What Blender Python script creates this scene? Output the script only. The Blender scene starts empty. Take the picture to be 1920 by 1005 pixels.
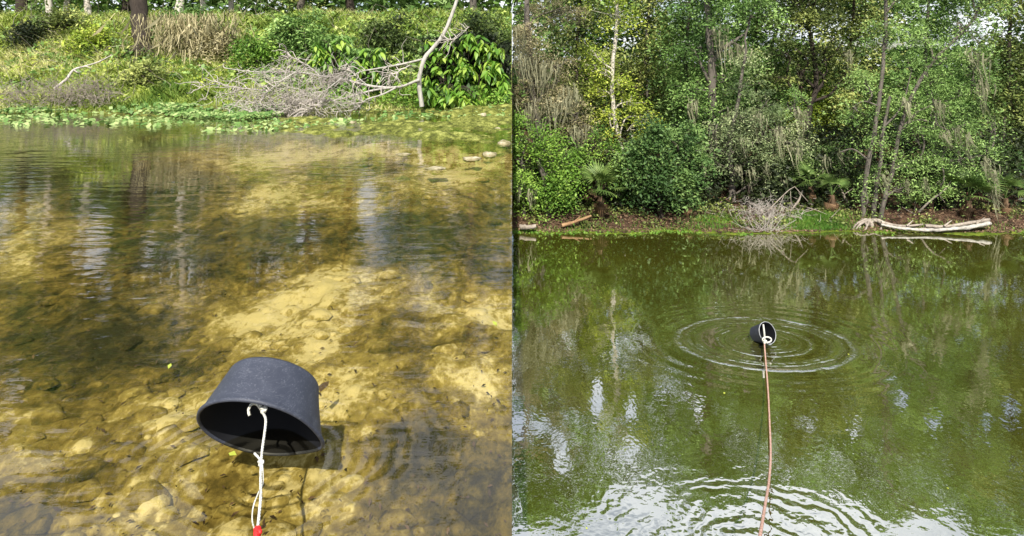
import bpy, math, random
import numpy as np
from mathutils import Vector, Matrix

R = np.random.RandomState(7)
random.seed(7)
S = bpy.context.scene
C = S.collection

# ------------------------------------------------------------------ camera
F, CX, HY, ZC = 1200.0, 960.0, 110.0, 5.0          # focal length and horizon in pixels of the photograph, eye height
cam_d = bpy.data.cameras.new('camera')
cam = bpy.data.objects.new('camera', cam_d)
C.objects.link(cam)
cam.location = (0, 0, ZC)
cam.rotation_euler = (math.radians(90), 0, 0)
cam_d.sensor_width = 36
cam_d.lens = F / 1920 * 36
cam_d.shift_y = -(502.5 - HY) / 1920
cam_d.clip_start = 0.05
cam_d.clip_end = 2000
S.camera = cam

# ------------------------------------------------------------------ light
SUN_EL = math.radians(47)
sun_h = Vector((-0.05, -1.0, 0)).normalized()
to_sun = Vector((sun_h.x * math.cos(SUN_EL), sun_h.y * math.cos(SUN_EL), math.sin(SUN_EL)))
sd = bpy.data.lights.new('sun', 'SUN')
sd.energy = 5.0
sd.angle = math.radians(0.6)
sd.color = (1.0, 0.94, 0.82)
so = bpy.data.objects.new('sun', sd)
C.objects.link(so)
so.rotation_euler = to_sun.to_track_quat('Z', 'Y').to_euler()
so.location = (0, -10, 30)

W = bpy.data.worlds.new('World')
S.world = W
W.use_nodes = True
nt = W.node_tree
nt.nodes.clear()
def wn(t, **k):
    n = nt.nodes.new(t)
    for a, b in k.items(): setattr(n, a, b)
    return n
wo = wn('ShaderNodeOutputWorld'); bg = wn('ShaderNodeBackground')
sky = wn('ShaderNodeTexSky', sky_type='NISHITA', sun_disc=False, sun_elevation=SUN_EL,
         sun_rotation=math.atan2(to_sun.x, to_sun.y))
tc = wn('ShaderNodeTexCoord'); sep = wn('ShaderNodeSeparateXYZ')
nt.links.new(tc.outputs['Generated'], sep.inputs[0])
ad = wn('ShaderNodeMath', operation='ADD'); ad.inputs[1].default_value = 0.22
nt.links.new(sep.outputs['Z'], ad.inputs[0])
dv = wn('ShaderNodeVectorMath', operation='DIVIDE')
cb = wn('ShaderNodeCombineXYZ')
for i in range(3): nt.links.new(ad.outputs[0], cb.inputs[i])
nt.links.new(tc.outputs['Generated'], dv.inputs[0]); nt.links.new(cb.outputs[0], dv.inputs[1])
nz = wn('ShaderNodeTexNoise'); nz.inputs['Scale'].default_value = 1.5
nz.inputs['Detail'].default_value = 7; nz.inputs['Roughness'].default_value = 0.58
nt.links.new(dv.outputs[0], nz.inputs['Vector'])
rp = wn('ShaderNodeValToRGB')
rp.color_ramp.elements[0].position = 0.36; rp.color_ramp.elements[1].position = 0.56
nt.links.new(nz.outputs['Fac'], rp.inputs[0])
nz2 = wn('ShaderNodeTexNoise'); nz2.inputs['Scale'].default_value = 3.1; nz2.inputs['Detail'].default_value = 8
nt.links.new(dv.outputs[0], nz2.inputs['Vector'])
rp2 = wn('ShaderNodeValToRGB')
rp2.color_ramp.elements[0].position = 0.3; rp2.color_ramp.elements[0].color = (5.4, 6.0, 7.0, 1)
rp2.color_ramp.elements[1].position = 0.65; rp2.color_ramp.elements[1].color = (10.5, 10.8, 11.2, 1)
nt.links.new(nz2.outputs['Fac'], rp2.inputs[0])
mx = wn('ShaderNodeMix', data_type='RGBA')
nt.links.new(rp.outputs[0], mx.inputs['Factor'])
nt.links.new(sky.outputs[0], mx.inputs['A']); nt.links.new(rp2.outputs[0], mx.inputs['B'])
nt.links.new(mx.outputs['Result'], bg.inputs['Color'])
bg.inputs['Strength'].default_value = 0.1
nt.links.new(bg.outputs[0], wo.inputs[0])

S.view_settings.view_transform = 'Standard'
S.view_settings.look = 'None'
S.view_settings.exposure = 0.5
S.view_settings.gamma = 1
S.render.engine = 'CYCLES'
S.cycles.max_bounces = 8
S.cycles.transparent_max_bounces = 16
S.cycles.caustics_reflective = False
S.cycles.caustics_refractive = False

ZL, ZR = 3.8, 0.0                                   # levels of the shallow spring pool and of the river

# ------------------------------------------------------------------ numbers
def P(px, py, d): return np.array(((px - CX) / F * d, d, ZC - (py - HY) / F * d))
def G(px, py, z):
    d = (ZC - z) * F / (py - HY)
    return np.array(((px - CX) / F * d, d, z))

_perm = R.rand(256, 256)
def vnoise(x, y):
    xi = np.floor(x).astype(int); yi = np.floor(y).astype(int)
    fx = x - xi; fy = y - yi
    fx = fx * fx * (3 - 2 * fx); fy = fy * fy * (3 - 2 * fy)
    a = _perm[xi % 256, yi % 256]; b = _perm[(xi + 1) % 256, yi % 256]
    c = _perm[xi % 256, (yi + 1) % 256]; d = _perm[(xi + 1) % 256, (yi + 1) % 256]
    return (a * (1 - fx) + b * fx) * (1 - fy) + (c * (1 - fx) + d * fx) * fy
def fbm(x, y, o=5, g=0.5, l=2.03):
    s = 0; a = 1; t = 0
    x = np.asarray(x, float); y = np.asarray(y, float)
    for i in range(o):
        s = s + a * vnoise(x + 17.3 * i, y + 9.1 * i); t += a; a *= g; x = x * l; y = y * l
    return s / t
def sst(a, b, x):
    t = np.clip((x - a) / (b - a), 0, 1); return t * t * (3 - 2 * t)

# ------------------------------------------------------------------ mesh helpers
class MB:
    def __init__(s): s.v = []; s.f = []; s.t = []; s.n = 0
    def add(s, v, f, tone=0.5):
        v = np.asarray(v, float).reshape(-1, 3); f = np.asarray(f, int)
        s.v.append(v); s.f.append(f + s.n)
        s.t.append(np.full(len(v), tone) if np.isscalar(tone) else np.asarray(tone, float)); s.n += len(v)
    def build(s, name, m, parent=None, smooth=False, side=0):
        me = bpy.data.meshes.new(name)
        if s.n:
            v = np.concatenate(s.v)
            if side < 0: v[:, 0] = np.minimum(v[:, 0], -0.004)
            if side > 0: v[:, 0] = np.maximum(v[:, 0], 0.004)
            loops = []; starts = []; tot = 0
            for f in s.f:
                k = f.shape[1]; loops.append(f.ravel())
                starts.append(tot + np.arange(len(f)) * k); tot += f.size
            loops = np.concatenate(loops); starts = np.concatenate(starts)
            me.vertices.add(len(v)); me.vertices.foreach_set('co', v.astype('f4').ravel())
            me.loops.add(len(loops)); me.loops.foreach_set('vertex_index', loops.astype('i4'))
            me.polygons.add(len(starts)); me.polygons.foreach_set('loop_start', starts.astype('i4'))
            if smooth: me.polygons.foreach_set('use_smooth', np.ones(len(starts), bool))
            at = me.attributes.new('tone', 'FLOAT', 'POINT')
            at.data.foreach_set('value', np.concatenate(s.t).astype('f4'))
            me.update(calc_edges=True)
        me.materials.append(m)
        o = bpy.data.objects.new(name, me); C.objects.link(o)
        if parent is not None:
            o.parent = parent
            o.matrix_parent_inverse = Matrix.Translation(-Vector(parent.location))
        return o

def tag(o, label=None, cat=None, group=None, kind=None):
    if label: o['label'] = label
    if cat: o['category'] = cat
    if group: o['group'] = group
    if kind: o['kind'] = kind
    return o
def thing(name, label, cat, loc, group=None):
    o = bpy.data.objects.new(name, None); C.objects.link(o)
    o.location = Vector([float(q) for q in loc]); o.empty_display_size = 0.1
    return tag(o, label, cat, group)

def smooth_path(pts, n):
    pts = np.asarray(pts, float)
    if len(pts) == 2:
        t = np.linspace(0, 1, n)[:, None]; return pts[0] * (1 - t) + pts[1] * t
    p = np.vstack([2 * pts[0] - pts[1], pts, 2 * pts[-1] - pts[-2]])
    out = []
    m = len(pts) - 1
    for u in np.linspace(0, m - 1e-6, n):
        i = int(u); t = u - i
        a, b, c, d = p[i], p[i + 1], p[i + 2], p[i + 3]
        out.append(0.5 * ((2 * b) + (c - a) * t + (2 * a - 5 * b + 4 * c - d) * t * t + (3 * b - a - 3 * c + d) * t ** 3))
    return np.array(out)
def tube(mb, pts, r0, r1=None, sides=6, n=None, rough=0.0, tone=0.5, power=1.0, flat=None):
    pts = np.asarray(pts, float)
    if n: pts = smooth_path(pts, n)
    k = len(pts)
    r1 = r0 if r1 is None else r1
    rad = r0 + (r1 - r0) * np.linspace(0, 1, k) ** power
    T = np.gradient(pts, axis=0); T /= (np.linalg.norm(T, axis=1)[:, None] + 1e-9)
    ref = np.array((0, 0, 1.0)) if abs(T[0, 2]) < 0.85 else np.array((0, 1.0, 0))
    A = np.cross(T, ref); A /= (np.linalg.norm(A, axis=1)[:, None] + 1e-9); B = np.cross(T, A)
    an = np.linspace(0, 2 * np.pi, sides, endpoint=False)
    rr = rad[:, None] * (1 + rough * (R.rand(k, sides) - 0.5) * 2)
    fl = 1.0 if flat is None else flat
    v = pts[:, None] + rr[..., None] * (np.cos(an)[None, :, None] * A[:, None] + fl * np.sin(an)[None, :, None] * B[:, None])
    i = np.arange(k - 1)[:, None] * sides; j = np.arange(sides)[None]; j2 = (j + 1) % sides
    f = np.stack([i + j, i + j2, i + sides + j2, i + sides + j], -1).reshape(-1, 4)
    mb.add(v.reshape(-1, 3), f, tone)
    mb.add(v[0], [list(range(sides))[::-1]], tone); mb.add(v[-1], [list(range(sides))], tone)
def leaves(mb, c, size, tone, up=0.5, aspect=0.45, droop=0.2):
    """one folded rhombus of a leaf per centre"""
    n = len(c)
    if n == 0: return
    L = size * (0.45 + 1.15 * R.rand(n) ** 1.4)[:, None]
    a = R.randn(n, 3); a[:, 2] = a[:, 2] * 0.5 - droop; a /= np.linalg.norm(a, axis=1)[:, None]
    nn = R.randn(n, 3); nn[:, 2] += up * 2; nn[:, 1] -= up * .6
    b = np.cross(nn, a); b /= np.linalg.norm(b, axis=1)[:, None] + 1e-9
    h = np.cross(a, b)
    v = np.stack([c - a * L * .5, c + b * L * aspect * .5 + h * L * .06 - a * L * .05, c + a * L * .5 - h * L * .1, c - b * L * aspect * .5 + h * L * .06 - a * L * .05], 1)
    f = np.arange(n * 4).reshape(n, 4)
    mb.add(v.reshape(-1, 3), f, np.repeat(tone, 4))

# ------------------------------------------------------------------ materials
def new_mat(name):
    m = bpy.data.materials.new(name); m.use_nodes = True
    m.node_tree.nodes.clear()
    return m, m.node_tree
class N:
    def __init__(s, t): s.t = t
    def n(s, typ, inp=None, **k):
        nd = s.t.nodes.new(typ)
        for a, b in k.items(): setattr(nd, a, b)
        for a, b in (inp or {}).items():
            if isinstance(b, bpy.types.NodeSocket): s.t.links.new(b, nd.inputs[a])
            else: nd.inputs[a].default_value = b
        return nd
    def m(s, op, a, b=0.5, c=None):
        nd = s.t.nodes.new('ShaderNodeMath'); nd.operation = op
        for i, q in enumerate((a, b, c)):
            if q is None: continue
            if isinstance(q, bpy.types.NodeSocket): s.t.links.new(q, nd.inputs[i])
            else: nd.inputs[i].default_value = q
        return nd.outputs[0]
    def ramp(s, fac, stops):
        nd = s.t.nodes.new('ShaderNodeValToRGB'); e = nd.color_ramp.elements
        while len(e) < len(stops): e.new(0.5)
        for q, (p, col) in zip(e, stops): q.position = p; q.color = tuple(col) + (1,) if len(col) == 3 else col
        s.t.links.new(fac, nd.inputs[0]); return nd.outputs[0]
    def noise(s, scale, detail=4, vec=None, rough=0.55, dist=0.0):
        nd = s.n('ShaderNodeTexNoise', {'Scale': scale, 'Detail': detail, 'Roughness': rough, 'Distortion': dist})
        if vec is not None: s.t.links.new(vec, nd.inputs['Vector'])
        return nd.outputs['Fac']
    def pos(s): return s.n('ShaderNodeNewGeometry').outputs['Position']
    def scale(s, vec, sc):
        return s.n('ShaderNodeVectorMath', {0: vec, 1: sc}, operation='MULTIPLY').outputs[0]
    def out(s, sh): s.t.links.new(sh, s.n('ShaderNodeOutputMaterial').inputs['Surface'])

def leaf_mat(name, dark, mid, light, trans=0.2, rough=0.55):
    m, t = new_mat(name); g = N(t)
    at = g.n('ShaderNodeAttribute', attribute_name='tone').outputs['Fac']
    ns = g.noise(0.9, 3, g.pos())
    fac = g.m('ADD', at, g.m('MULTIPLY', g.m('SUBTRACT', ns, 0.5), 1.1))
    col = g.ramp(fac, [(0.0, dark), (0.5, mid), (1.0, light)])
    p = g.n('ShaderNodeBsdfPrincipled', {'Base Color': col, 'Roughness': rough, 'Specular IOR Level': 0.35})
    tr = g.n('ShaderNodeBsdfTranslucent', {'Color': col})
    mixn = g.n('ShaderNodeMixShader', {0: trans, 1: p.outputs[0], 2: tr.outputs[0]})
    g.out(mixn.outputs[0]); return m
def bark_mat(name, dark, light, scale=9, bump=0.6):
    m, t = new_mat(name); g = N(t)
    v = g.scale(g.pos(), (1, 1, 0.28))
    ns = g.noise(scale, 8, v, 0.7, 0.6)
    n2 = g.noise(1.7, 4, g.pos())
    fac = g.m('ADD', g.m('MULTIPLY', ns, 0.75), g.m('MULTIPLY', n2, 0.3))
    col = g.ramp(fac, [(0.32, dark), (0.68, light)])
    bp = g.n('ShaderNodeBump', {'Strength': bump, 'Distance': 0.02, 'Height': ns})
    p = g.n('ShaderNodeBsdfPrincipled', {'Base Color': col, 'Roughness': 0.9, 'Specular IOR Level': 0.2, 'Normal': bp.outputs[0]})
    g.out(p.outputs[0]); return m
def plain(name, col, rough=0.6, col2=None, sc=30, spec=0.4, bump=0.0):
    m, t = new_mat(name); g = N(t)
    ns = g.noise(sc, 6, g.pos())
    c2 = col2 or tuple(q * 0.7 for q in col)
    cl = g.ramp(ns, [(0.35, c2), (0.65, col)])
    bp = g.n('ShaderNodeBump', {'Strength': bump, 'Distance': 0.01, 'Height': ns})
    p = g.n('ShaderNodeBsdfPrincipled', {'Base Color': cl, 'Roughness': rough, 'Specular IOR Level': spec, 'Normal': bp.outputs[0]})
    g.out(p.outputs[0]); return m

M = {}
M['bright'] = leaf_mat('leaf_bright', (.05, .12, .015), (.16, .31, .04), (.34, .50, .09))
M['yellow'] = leaf_mat('leaf_yellow', (.09, .15, .015), (.27, .37, .04), (.50, .56, .09))
M['mid'] = leaf_mat('leaf_mid', (.03, .07, .014), (.13, .245, .055), (.34, .50, .15))
M['blue'] = leaf_mat('leaf_blue', (.022, .055, .014), (.085, .17, .045), (.22, .34, .10))
M['grey'] = leaf_mat('leaf_grey', (.06, .10, .04), (.21, .28, .12), (.46, .52, .26))
M['olive'] = leaf_mat('leaf_olive', (.035, .055, .014), (.16, .21, .05), (.48, .52, .16))
M['tan'] = leaf_mat('leaf_tan', (.10, .10, .05), (.30, .27, .14), (.55, .48, .28))
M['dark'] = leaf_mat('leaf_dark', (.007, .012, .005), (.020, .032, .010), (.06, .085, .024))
M['moss'] = leaf_mat('spanish_moss', (.13, .135, .08), (.26, .26, .16), (.42, .41, .27), 0.25, 0.9)
M['grass'] = leaf_mat('grass_blades', (.10, .20, .025), (.42, .52, .10), (.80, .76, .38))
M['weedlime'] = leaf_mat('weed_lime', (.03, .06, .012), (.19, .30, .045), (.50, .58, .16))
M['shade'] = leaf_mat('shade_bush', (.010, .018, .006), (.045, .075, .018), (.14, .20, .05))  # greens darkened so these bushes carry the shade of the bank's hollows
M['lawn'] = leaf_mat('lawn_green', (.03, .10, .012), (.09, .22, .025), (.20, .33, .05))
M['weed'] = leaf_mat('weed_leaves', (.04, .11, .025), (.16, .30, .07), (.45, .55, .22), 0.25)
M['frond'] = leaf_mat('palm_frond', (.03, .06, .012), (.09, .16, .035), (.22, .30, .08), 0.2)
M['deadfrond'] = leaf_mat('dead_frond', (.05, .028, .016), (.16, .095, .05), (.33, .21, .12), 0.15, 0.9)
M['litter'] = leaf_mat('leaf_litter', (.035, .023, .014), (.115, .072, .045), (.27, .18, .11), 0.1, 0.9)
M['barkgrey'] = bark_mat('bark_grey', (.035, .030, .026), (.20, .175, .15))
M['barkdark'] = bark_mat('bark_dark', (.014, .011, .009), (.07, .055, .045))
M['barkpale'] = bark_mat('bark_pale', (.30, .26, .21), (.78, .72, .64))
M['deadwood'] = bark_mat('dead_wood', (.20, .175, .155), (.66, .60, .55), 14)
M['deadgrey'] = bark_mat('dead_grey_bark', (.15, .14, .125), (.58, .55, .50), 16)
M['driftwood'] = bark_mat('drift_wood', (.10, .08, .065), (.46, .40, .34), 12)
M['tanwood'] = bark_mat('tan_wood', (.16, .08, .04), (.42, .27, .15), 12)
M['palmtrunk'] = bark_mat('palm_trunk', (.03, .02, .013), (.20, .13, .08), 22, 1.0)
M['stone'] = plain('stone', (.46, .41, .29), 0.8, (.17, .15, .07), 14, 0.3, 0.8)

# pool bed
m, t = new_mat('pool_bed'); g = N(t)
pos = g.pos()
sand_dapple = g.n('ShaderNodeAttribute', attribute_name='tone').outputs['Fac']  # sand and algae tone, with dappled light and shade painted in
moss = g.n('ShaderNodeAttribute', attribute_name='moss').outputs['Fac']
pos = g.scale(pos, (1, .68, 1))
n1 = g.noise(6, 7, pos, 0.6, 0.0); n2 = g.noise(38, 6, pos, 0.65, 0.0); n3 = g.noise(2.2, 6, pos, 0.6, 0.0)
fac = g.m('ADD', sand_dapple, g.m('MULTIPLY', g.m('SUBTRACT', n1, 0.5), 1.25))
fac = g.m('ADD', fac, g.m('MULTIPLY', g.m('SUBTRACT', n2, 0.5), 0.75))
fac = g.m('ADD', fac, g.m('MULTIPLY', g.m('SUBTRACT', n3, 0.5), 0.7))
n4 = g.noise(17, 7, pos, 0.72, 0.15)
ridge = g.m('ABSOLUTE', g.m('SUBTRACT', g.noise(6, 5, pos, 0.6, 0.3), 0.5))
clot = g.ramp(n4, [(.47, (0, 0, 0)), (.58, (1, 1, 1))])
clotw = g.m('MULTIPLY', clot, g.ramp(g.m('ADD', sand_dapple, g.m('MULTIPLY', g.m('SUBTRACT', n3, .5), 1.2)), [(.25, (.34, .34, .34)), (.85, (.08, .08, .08))]))
fac = g.m('SUBTRACT', fac, clotw)
fac = g.m('ADD', fac, g.m('MULTIPLY', g.ramp(ridge, [(.0, (1, 1, 1)), (.05, (0, 0, 0))]), .12))
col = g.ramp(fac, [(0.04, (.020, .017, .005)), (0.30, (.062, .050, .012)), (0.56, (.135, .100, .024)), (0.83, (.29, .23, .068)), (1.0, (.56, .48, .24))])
mcol = g.ramp(g.m('ADD', n1, g.m('MULTIPLY', g.m('SUBTRACT', n2, .5), .6)), [(0.32, (.035, .04, .010)), (0.5, (.12, .135, .025)), (0.68, (.34, .35, .10))])
cm = g.n('ShaderNodeMix', data_type='RGBA'); t.links.new(moss, cm.inputs['Factor']); t.links.new(col, cm.inputs['A']); t.links.new(mcol, cm.inputs['B'])
bp = g.n('ShaderNodeBump', {'Strength': 1.0, 'Distance': 0.022, 'Height': g.m('ADD', n1, g.m('MULTIPLY', n2, .35))})
p = g.n('ShaderNodeBsdfPrincipled', {'Base Color': cm.outputs['Result'], 'Roughness': 0.9, 'Specular IOR Level': 0.15, 'Normal': bp.outputs[0]})
g.out(p.outputs[0]); M['bed'] = m

# clear pool water: tinted see-through with mirror by angle
m, t = new_mat('clear_water'); g = N(t)
pos = g.pos()
v1 = g.scale(pos, (1.0, 2.6, 1)); 
w1 = g.noise(3.0, 2, v1, 0.4, 0.3); w2 = g.noise(11, 3, g.scale(pos, (1, 2.2, 1)), 0.5)
calm = g.ramp(g.noise(.5, 3, pos), [(.35, (.15, .15, .15)), (.65, (1, 1, 1))])
hgt = g.m('MULTIPLY', calm, g.m('ADD', g.m('MULTIPLY', w1, 1.0), g.m('MULTIPLY', w2, 0.16)))
spx = g.n('ShaderNodeSeparateXYZ', {0: pos})
bx_ = g.m('SUBTRACT', spx.outputs[0], -.76); by_ = g.m('SUBTRACT', spx.outputs[1], 1.93)
rb_ = g.m('SQRT', g.m('ADD', g.m('MULTIPLY', bx_, bx_), g.m('MULTIPLY', by_, by_)))
rg_ = g.m('MULTIPLY', g.m('SINE', g.m('MULTIPLY', g.m('ADD', rb_, g.m('MULTIPLY', w1, .06)), 120.0)), g.m('EXPONENT', g.m('MULTIPLY', g.m('MULTIPLY', rb_, rb_), -9.0)))
hgt = g.m('ADD', hgt, g.m('MULTIPLY', rg_, .16))
bp = g.n('ShaderNodeBump', {'Strength': 0.5, 'Distance': 0.016, 'Height': hgt})
fr = g.n('ShaderNodeFresnel', {'IOR': 1.33, 'Normal': bp.outputs[0]}).outputs[0]
ff = g.m('MINIMUM', g.m('ADD', g.m('MULTIPLY', fr, 1.2), 0.01), 0.75)
gl = g.n('ShaderNodeBsdfGlossy', {'Color': (1, 1, 1, 1), 'Roughness': 0.012, 'Normal': bp.outputs[0]})
tr = g.n('ShaderNodeBsdfTransparent', {'Color': (.93, .90, .76, 1)})
ms = g.n('ShaderNodeMixShader', {0: ff, 1: tr.outputs[0], 2: gl.outputs[0]})
g.out(ms.outputs[0]); M['clear_water'] = m

# green river water with ripple rings
RC = G(1432, 640, ZR)
RC2 = np.array(((1445 - CX) / F * 6.3, 6.3, 0))
m, t = new_mat('river_water'); g = N(t)
pos = g.pos(); sp = g.n('ShaderNodeSeparateXYZ', {0: pos})
X, Y = sp.outputs[0], sp.outputs[1]
def dist(c, sx, sy):
    a = g.m('MULTIPLY', g.m('SUBTRACT', X, float(c[0])), sx); b = g.m('MULTIPLY', g.m('SUBTRACT', Y, float(c[1])), sy)
    return g.m('SQRT', g.m('ADD', g.m('MULTIPLY', a, a), g.m('MULTIPLY', b, b)))
def gauss(x, mu, s):
    a = g.m('DIVIDE', g.m('SUBTRACT', x, mu), s)
    return g.m('EXPONENT', g.m('MULTIPLY', g.m('MULTIPLY', a, a), -1.0))
nA = g.noise(2.3, 3, pos); 
r1 = g.m('ADD', dist(RC, 1.0, 1.42), g.m('MULTIPLY', g.m('SUBTRACT', nA, .5), .10))
rings = g.m('ADD', g.m('MULTIPLY', gauss(r1, 1.50, .055), 1.0), g.m('MULTIPLY', gauss(r1, 1.33, .05), -.5))
rings = g.m('ADD', rings, g.m('MULTIPLY', gauss(r1, 1.15, .05), .45))
rings = g.m('ADD', rings, g.m('MULTIPLY', gauss(r1, .80, .04), .55))
rings = g.m('ADD', rings, g.m('MULTIPLY', gauss(r1, .62, .035), .35))
rings = g.m('MULTIPLY', rings, g.ramp(g.noise(1.9, 5, g.n('ShaderNodeVectorMath', {0: pos, 1: (4, 8, 0)}, operation='ADD').outputs[0], .7), [(.40, (.12, .12, .12)), (.60, (1.1, 1.1, 1.1))]))
small = g.m('MULTIPLY', g.m('SINE', g.m('MULTIPLY', r1, 46.0)), g.m('MULTIPLY', gauss(r1, 0.25, 0.4), 0.20))
outer = g.m('MULTIPLY', g.m('SINE', g.m('MULTIPLY', r1, 17.0)), g.m('MULTIPLY', gauss(r1, 2.1, 0.5), 0.12))
nB = g.noise(1.2, 4, pos, .6); nB2 = g.noise(4.0, 3, pos, .5)
r2 = g.m('ADD', dist(RC2, 1.0, 1.0), g.m('MULTIPLY', nB, .9))
r2 = g.m('ADD', r2, g.m('MULTIPLY', nB2, .10))
arcs = g.m('MULTIPLY', g.m('SINE', g.m('MULTIPLY', r2, 30.0)), g.m('MULTIPLY', gauss(r2, 0.9, 0.9), 0.23))
msk = g.ramp(g.noise(1.1, 2, g.n('ShaderNodeVectorMath', {0: pos, 1: (9, 3, 0)}, operation='ADD').outputs[0]), [(0.42, (.05, .05, .05)), (0.58, (1, 1, 1))])
arcs = g.m('MULTIPLY', arcs, msk)
# fan of wakelets spreading sideways from the line
nC = g.noise(1.6, 4, g.scale(pos, (1, .7, 1)), .6, .3)
nD = g.noise(9, 2, g.scale(pos, (1, 1.4, 1)), .5)
h = g.m('ADD', g.m('MULTIPLY', rings, .85), g.m('ADD', g.m('MULTIPLY', small, .7), g.m('MULTIPLY', outer, .6)))
h = g.m('ADD', h, arcs)
near = g.m('SUBTRACT', 1.0, g.m('MINIMUM', g.m('DIVIDE', Y, 17.0), 1.0))
h = g.m('ADD', h, g.m('MULTIPLY', nC, g.m('ADD', .12, g.m('MULTIPLY', near, .34))))
h = g.m('ADD', h, g.m('MULTIPLY', nD, g.m('ADD', .015, g.m('MULTIPLY', near, .04))))
bp = g.n('ShaderNodeBump', {'Strength': 1.0, 'Distance': 0.019, 'Height': h})
fr = g.n('ShaderNodeFresnel', {'IOR': 1.33, 'Normal': bp.outputs[0]}).outputs[0]
ff = g.m('MINIMUM', g.m('ADD', g.m('MULTIPLY', fr, .6), .54), .80)
nE = g.noise(.35, 4, pos)
dc = g.ramp(nE, [(.3, (.052, .054, .007)), (.7, (.080, .080, .010))])
df = g.n('ShaderNodeBsdfDiffuse', {'Color': dc})
gl = g.n('ShaderNodeBsdfGlossy', {'Color': (1, 1, 1, 1), 'Roughness': 0.012, 'Normal': bp.outputs[0]})
ms = g.n('ShaderNodeMixShader', {0: ff, 1: df.outputs[0], 2: gl.outputs[0]})
g.out(ms.outputs[0]); M['river'] = m

def ground_mat(name, stops, sc=3, attr=None):
    m, t = new_mat(name); g = N(t)
    a = g.noise(sc, 8, g.pos(), .65, .3); b = g.noise(sc * 12, 4, g.pos(), .6)
    fac = g.m('ADD', g.m('MULTIPLY', a, .7), g.m('MULTIPLY', b, .3))
    col = g.ramp(fac, stops)
    if attr:
        at = g.n('ShaderNodeAttribute', attribute_name='tone').outputs['Fac']
        c2 = g.ramp(fac, attr)
        cm = g.n('ShaderNodeMix', data_type='RGBA'); t.links.new(at, cm.inputs['Factor']); t.links.new(col, cm.inputs['A']); t.links.new(c2, cm.inputs['B'])
        col = cm.outputs['Result']
    bp = g.n('ShaderNodeBump', {'Strength': 0.8, 'Distance': 0.04, 'Height': fac})
    p = g.n('ShaderNodeBsdfPrincipled', {'Base Color': col, 'Roughness': 0.95, 'Specular IOR Level': 0.1, 'Normal': bp.outputs[0]})
    g.out(p.outputs[0]); return m
M['leftbank'] = ground_mat('grassy_soil', [(.35, (.05, .06, .015)), (.5, (.14, .14, .04)), (.65, (.30, .26, .12))])
M['rightbank'] = ground_mat('leafy_soil', [(.36, (.022, .015, .010)), (.5, (.075, .043, .028)), (.64, (.18, .115, .075))], 4,
                            [(.36, (.03, .05, .008)), (.5, (.09, .13, .015)), (.64, (.20, .24, .03))])
M['ledge'] = ground_mat('mossy_limestone', [(.35, (.10, .13, .04)), (.65, (.36, .38, .20))], 2)

# ------------------------------------------------------------------ SETTING: sheets
def sheet(name, xs, ys, zf, m, tonef=None, mossf=None, smooth=True):
    Xg, Yg = np.meshgrid(xs, ys); Z = zf(Xg, Yg)
    nx, ny = len(xs), len(ys)
    v = np.stack([Xg, Yg, Z], -1).reshape(-1, 3)
    i = (np.arange(ny - 1)[:, None] * nx + np.arange(nx - 1)[None]).ravel()
    f = np.stack([i, i + 1, i + nx + 1, i + nx], -1)
    mb = MB(); mb.add(v, f, 0.0 if tonef is None else tonef(Xg, Yg, Z).ravel())
    o = mb.build(name, m, smooth=smooth)
    if mossf is not None:
        a = o.data.attributes.new('moss', 'FLOAT', 'POINT'); a.data.foreach_set('value', mossf(Xg, Yg, Z).ravel().astype('f4'))
    o['kind'] = 'structure'
    return o

def proj(x, y, z):
    y = np.maximum(y, 0.3)
    return CX + x / y * F, HY + (ZC - z) / y * F
def blobs2d(px, py, L):
    s = 0
    for (a, b, sx, sy, w) in L: s = s + w * np.exp(-((px - a) / sx) ** 2 - ((py - b) / sy) ** 2)
    return s
SAND_DAPPLE = [(430, 300, 140, 28, .38), (560, 370, 130, 25, .32), (80, 400, 70, 35, .42), (560, 520, 130, 50, .38), (500, 590, 140, 40, .40),  # sand and algae patches plus dappled sun painted into the bed colour
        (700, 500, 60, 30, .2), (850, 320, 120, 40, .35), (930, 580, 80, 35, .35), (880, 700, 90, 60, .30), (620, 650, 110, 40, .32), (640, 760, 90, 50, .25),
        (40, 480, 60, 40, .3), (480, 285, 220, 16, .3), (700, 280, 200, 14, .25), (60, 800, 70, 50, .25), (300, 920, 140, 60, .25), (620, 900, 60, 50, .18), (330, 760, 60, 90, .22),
        (150, 300, 240, 80, -.55), (200, 380, 120, 40, -.2), (330, 470, 150, 50, -.30), (750, 430, 140, 40, -.30), (870, 460, 100, 60, -.34), (120, 680, 130, 90, -.28), (260, 640, 120, 50, -.3),  # dark patches: algae, with tree shade and dark reflection painted in
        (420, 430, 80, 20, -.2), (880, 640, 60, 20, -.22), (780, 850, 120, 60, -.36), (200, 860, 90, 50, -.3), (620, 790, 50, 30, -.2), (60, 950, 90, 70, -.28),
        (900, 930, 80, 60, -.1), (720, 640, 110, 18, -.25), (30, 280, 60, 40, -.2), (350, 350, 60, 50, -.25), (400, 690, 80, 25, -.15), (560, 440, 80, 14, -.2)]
MOSSB = [(760, 222, 190, 22, 1.0), (860, 255, 140, 18, 1.0), (640, 245, 140, 15, .9), (520, 235, 120, 14, .8), (930, 230, 90, 40, 1.0), (755, 320, 24, 6, 1.0), (300, 220, 260, 10, .7)]
def bed_z(x, y):
    px, py = proj(x, y, ZL)
    mm = np.clip(blobs2d(px, py, MOSSB), 0, 1.1) * (y > 4)
    z = ZL - 0.16 + 0.07 * (fbm(x * 1.4, y * 1.4) - .5) * 2 + 0.05 * (fbm(x * 5, y * 4 + 3, 4) - .5) * 2 + .014 * np.abs(fbm(x * 17, y * 14, 3) - .5) * 2
    z = z + mm * (0.125 + 0.13 * (fbm(x * 2.5 + 8, y * 2.5, 4) - .4))
    z = z + sst(13.2, 15.2, y + .5 * np.sin(x * .7)) * 0.22
    return z
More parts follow.
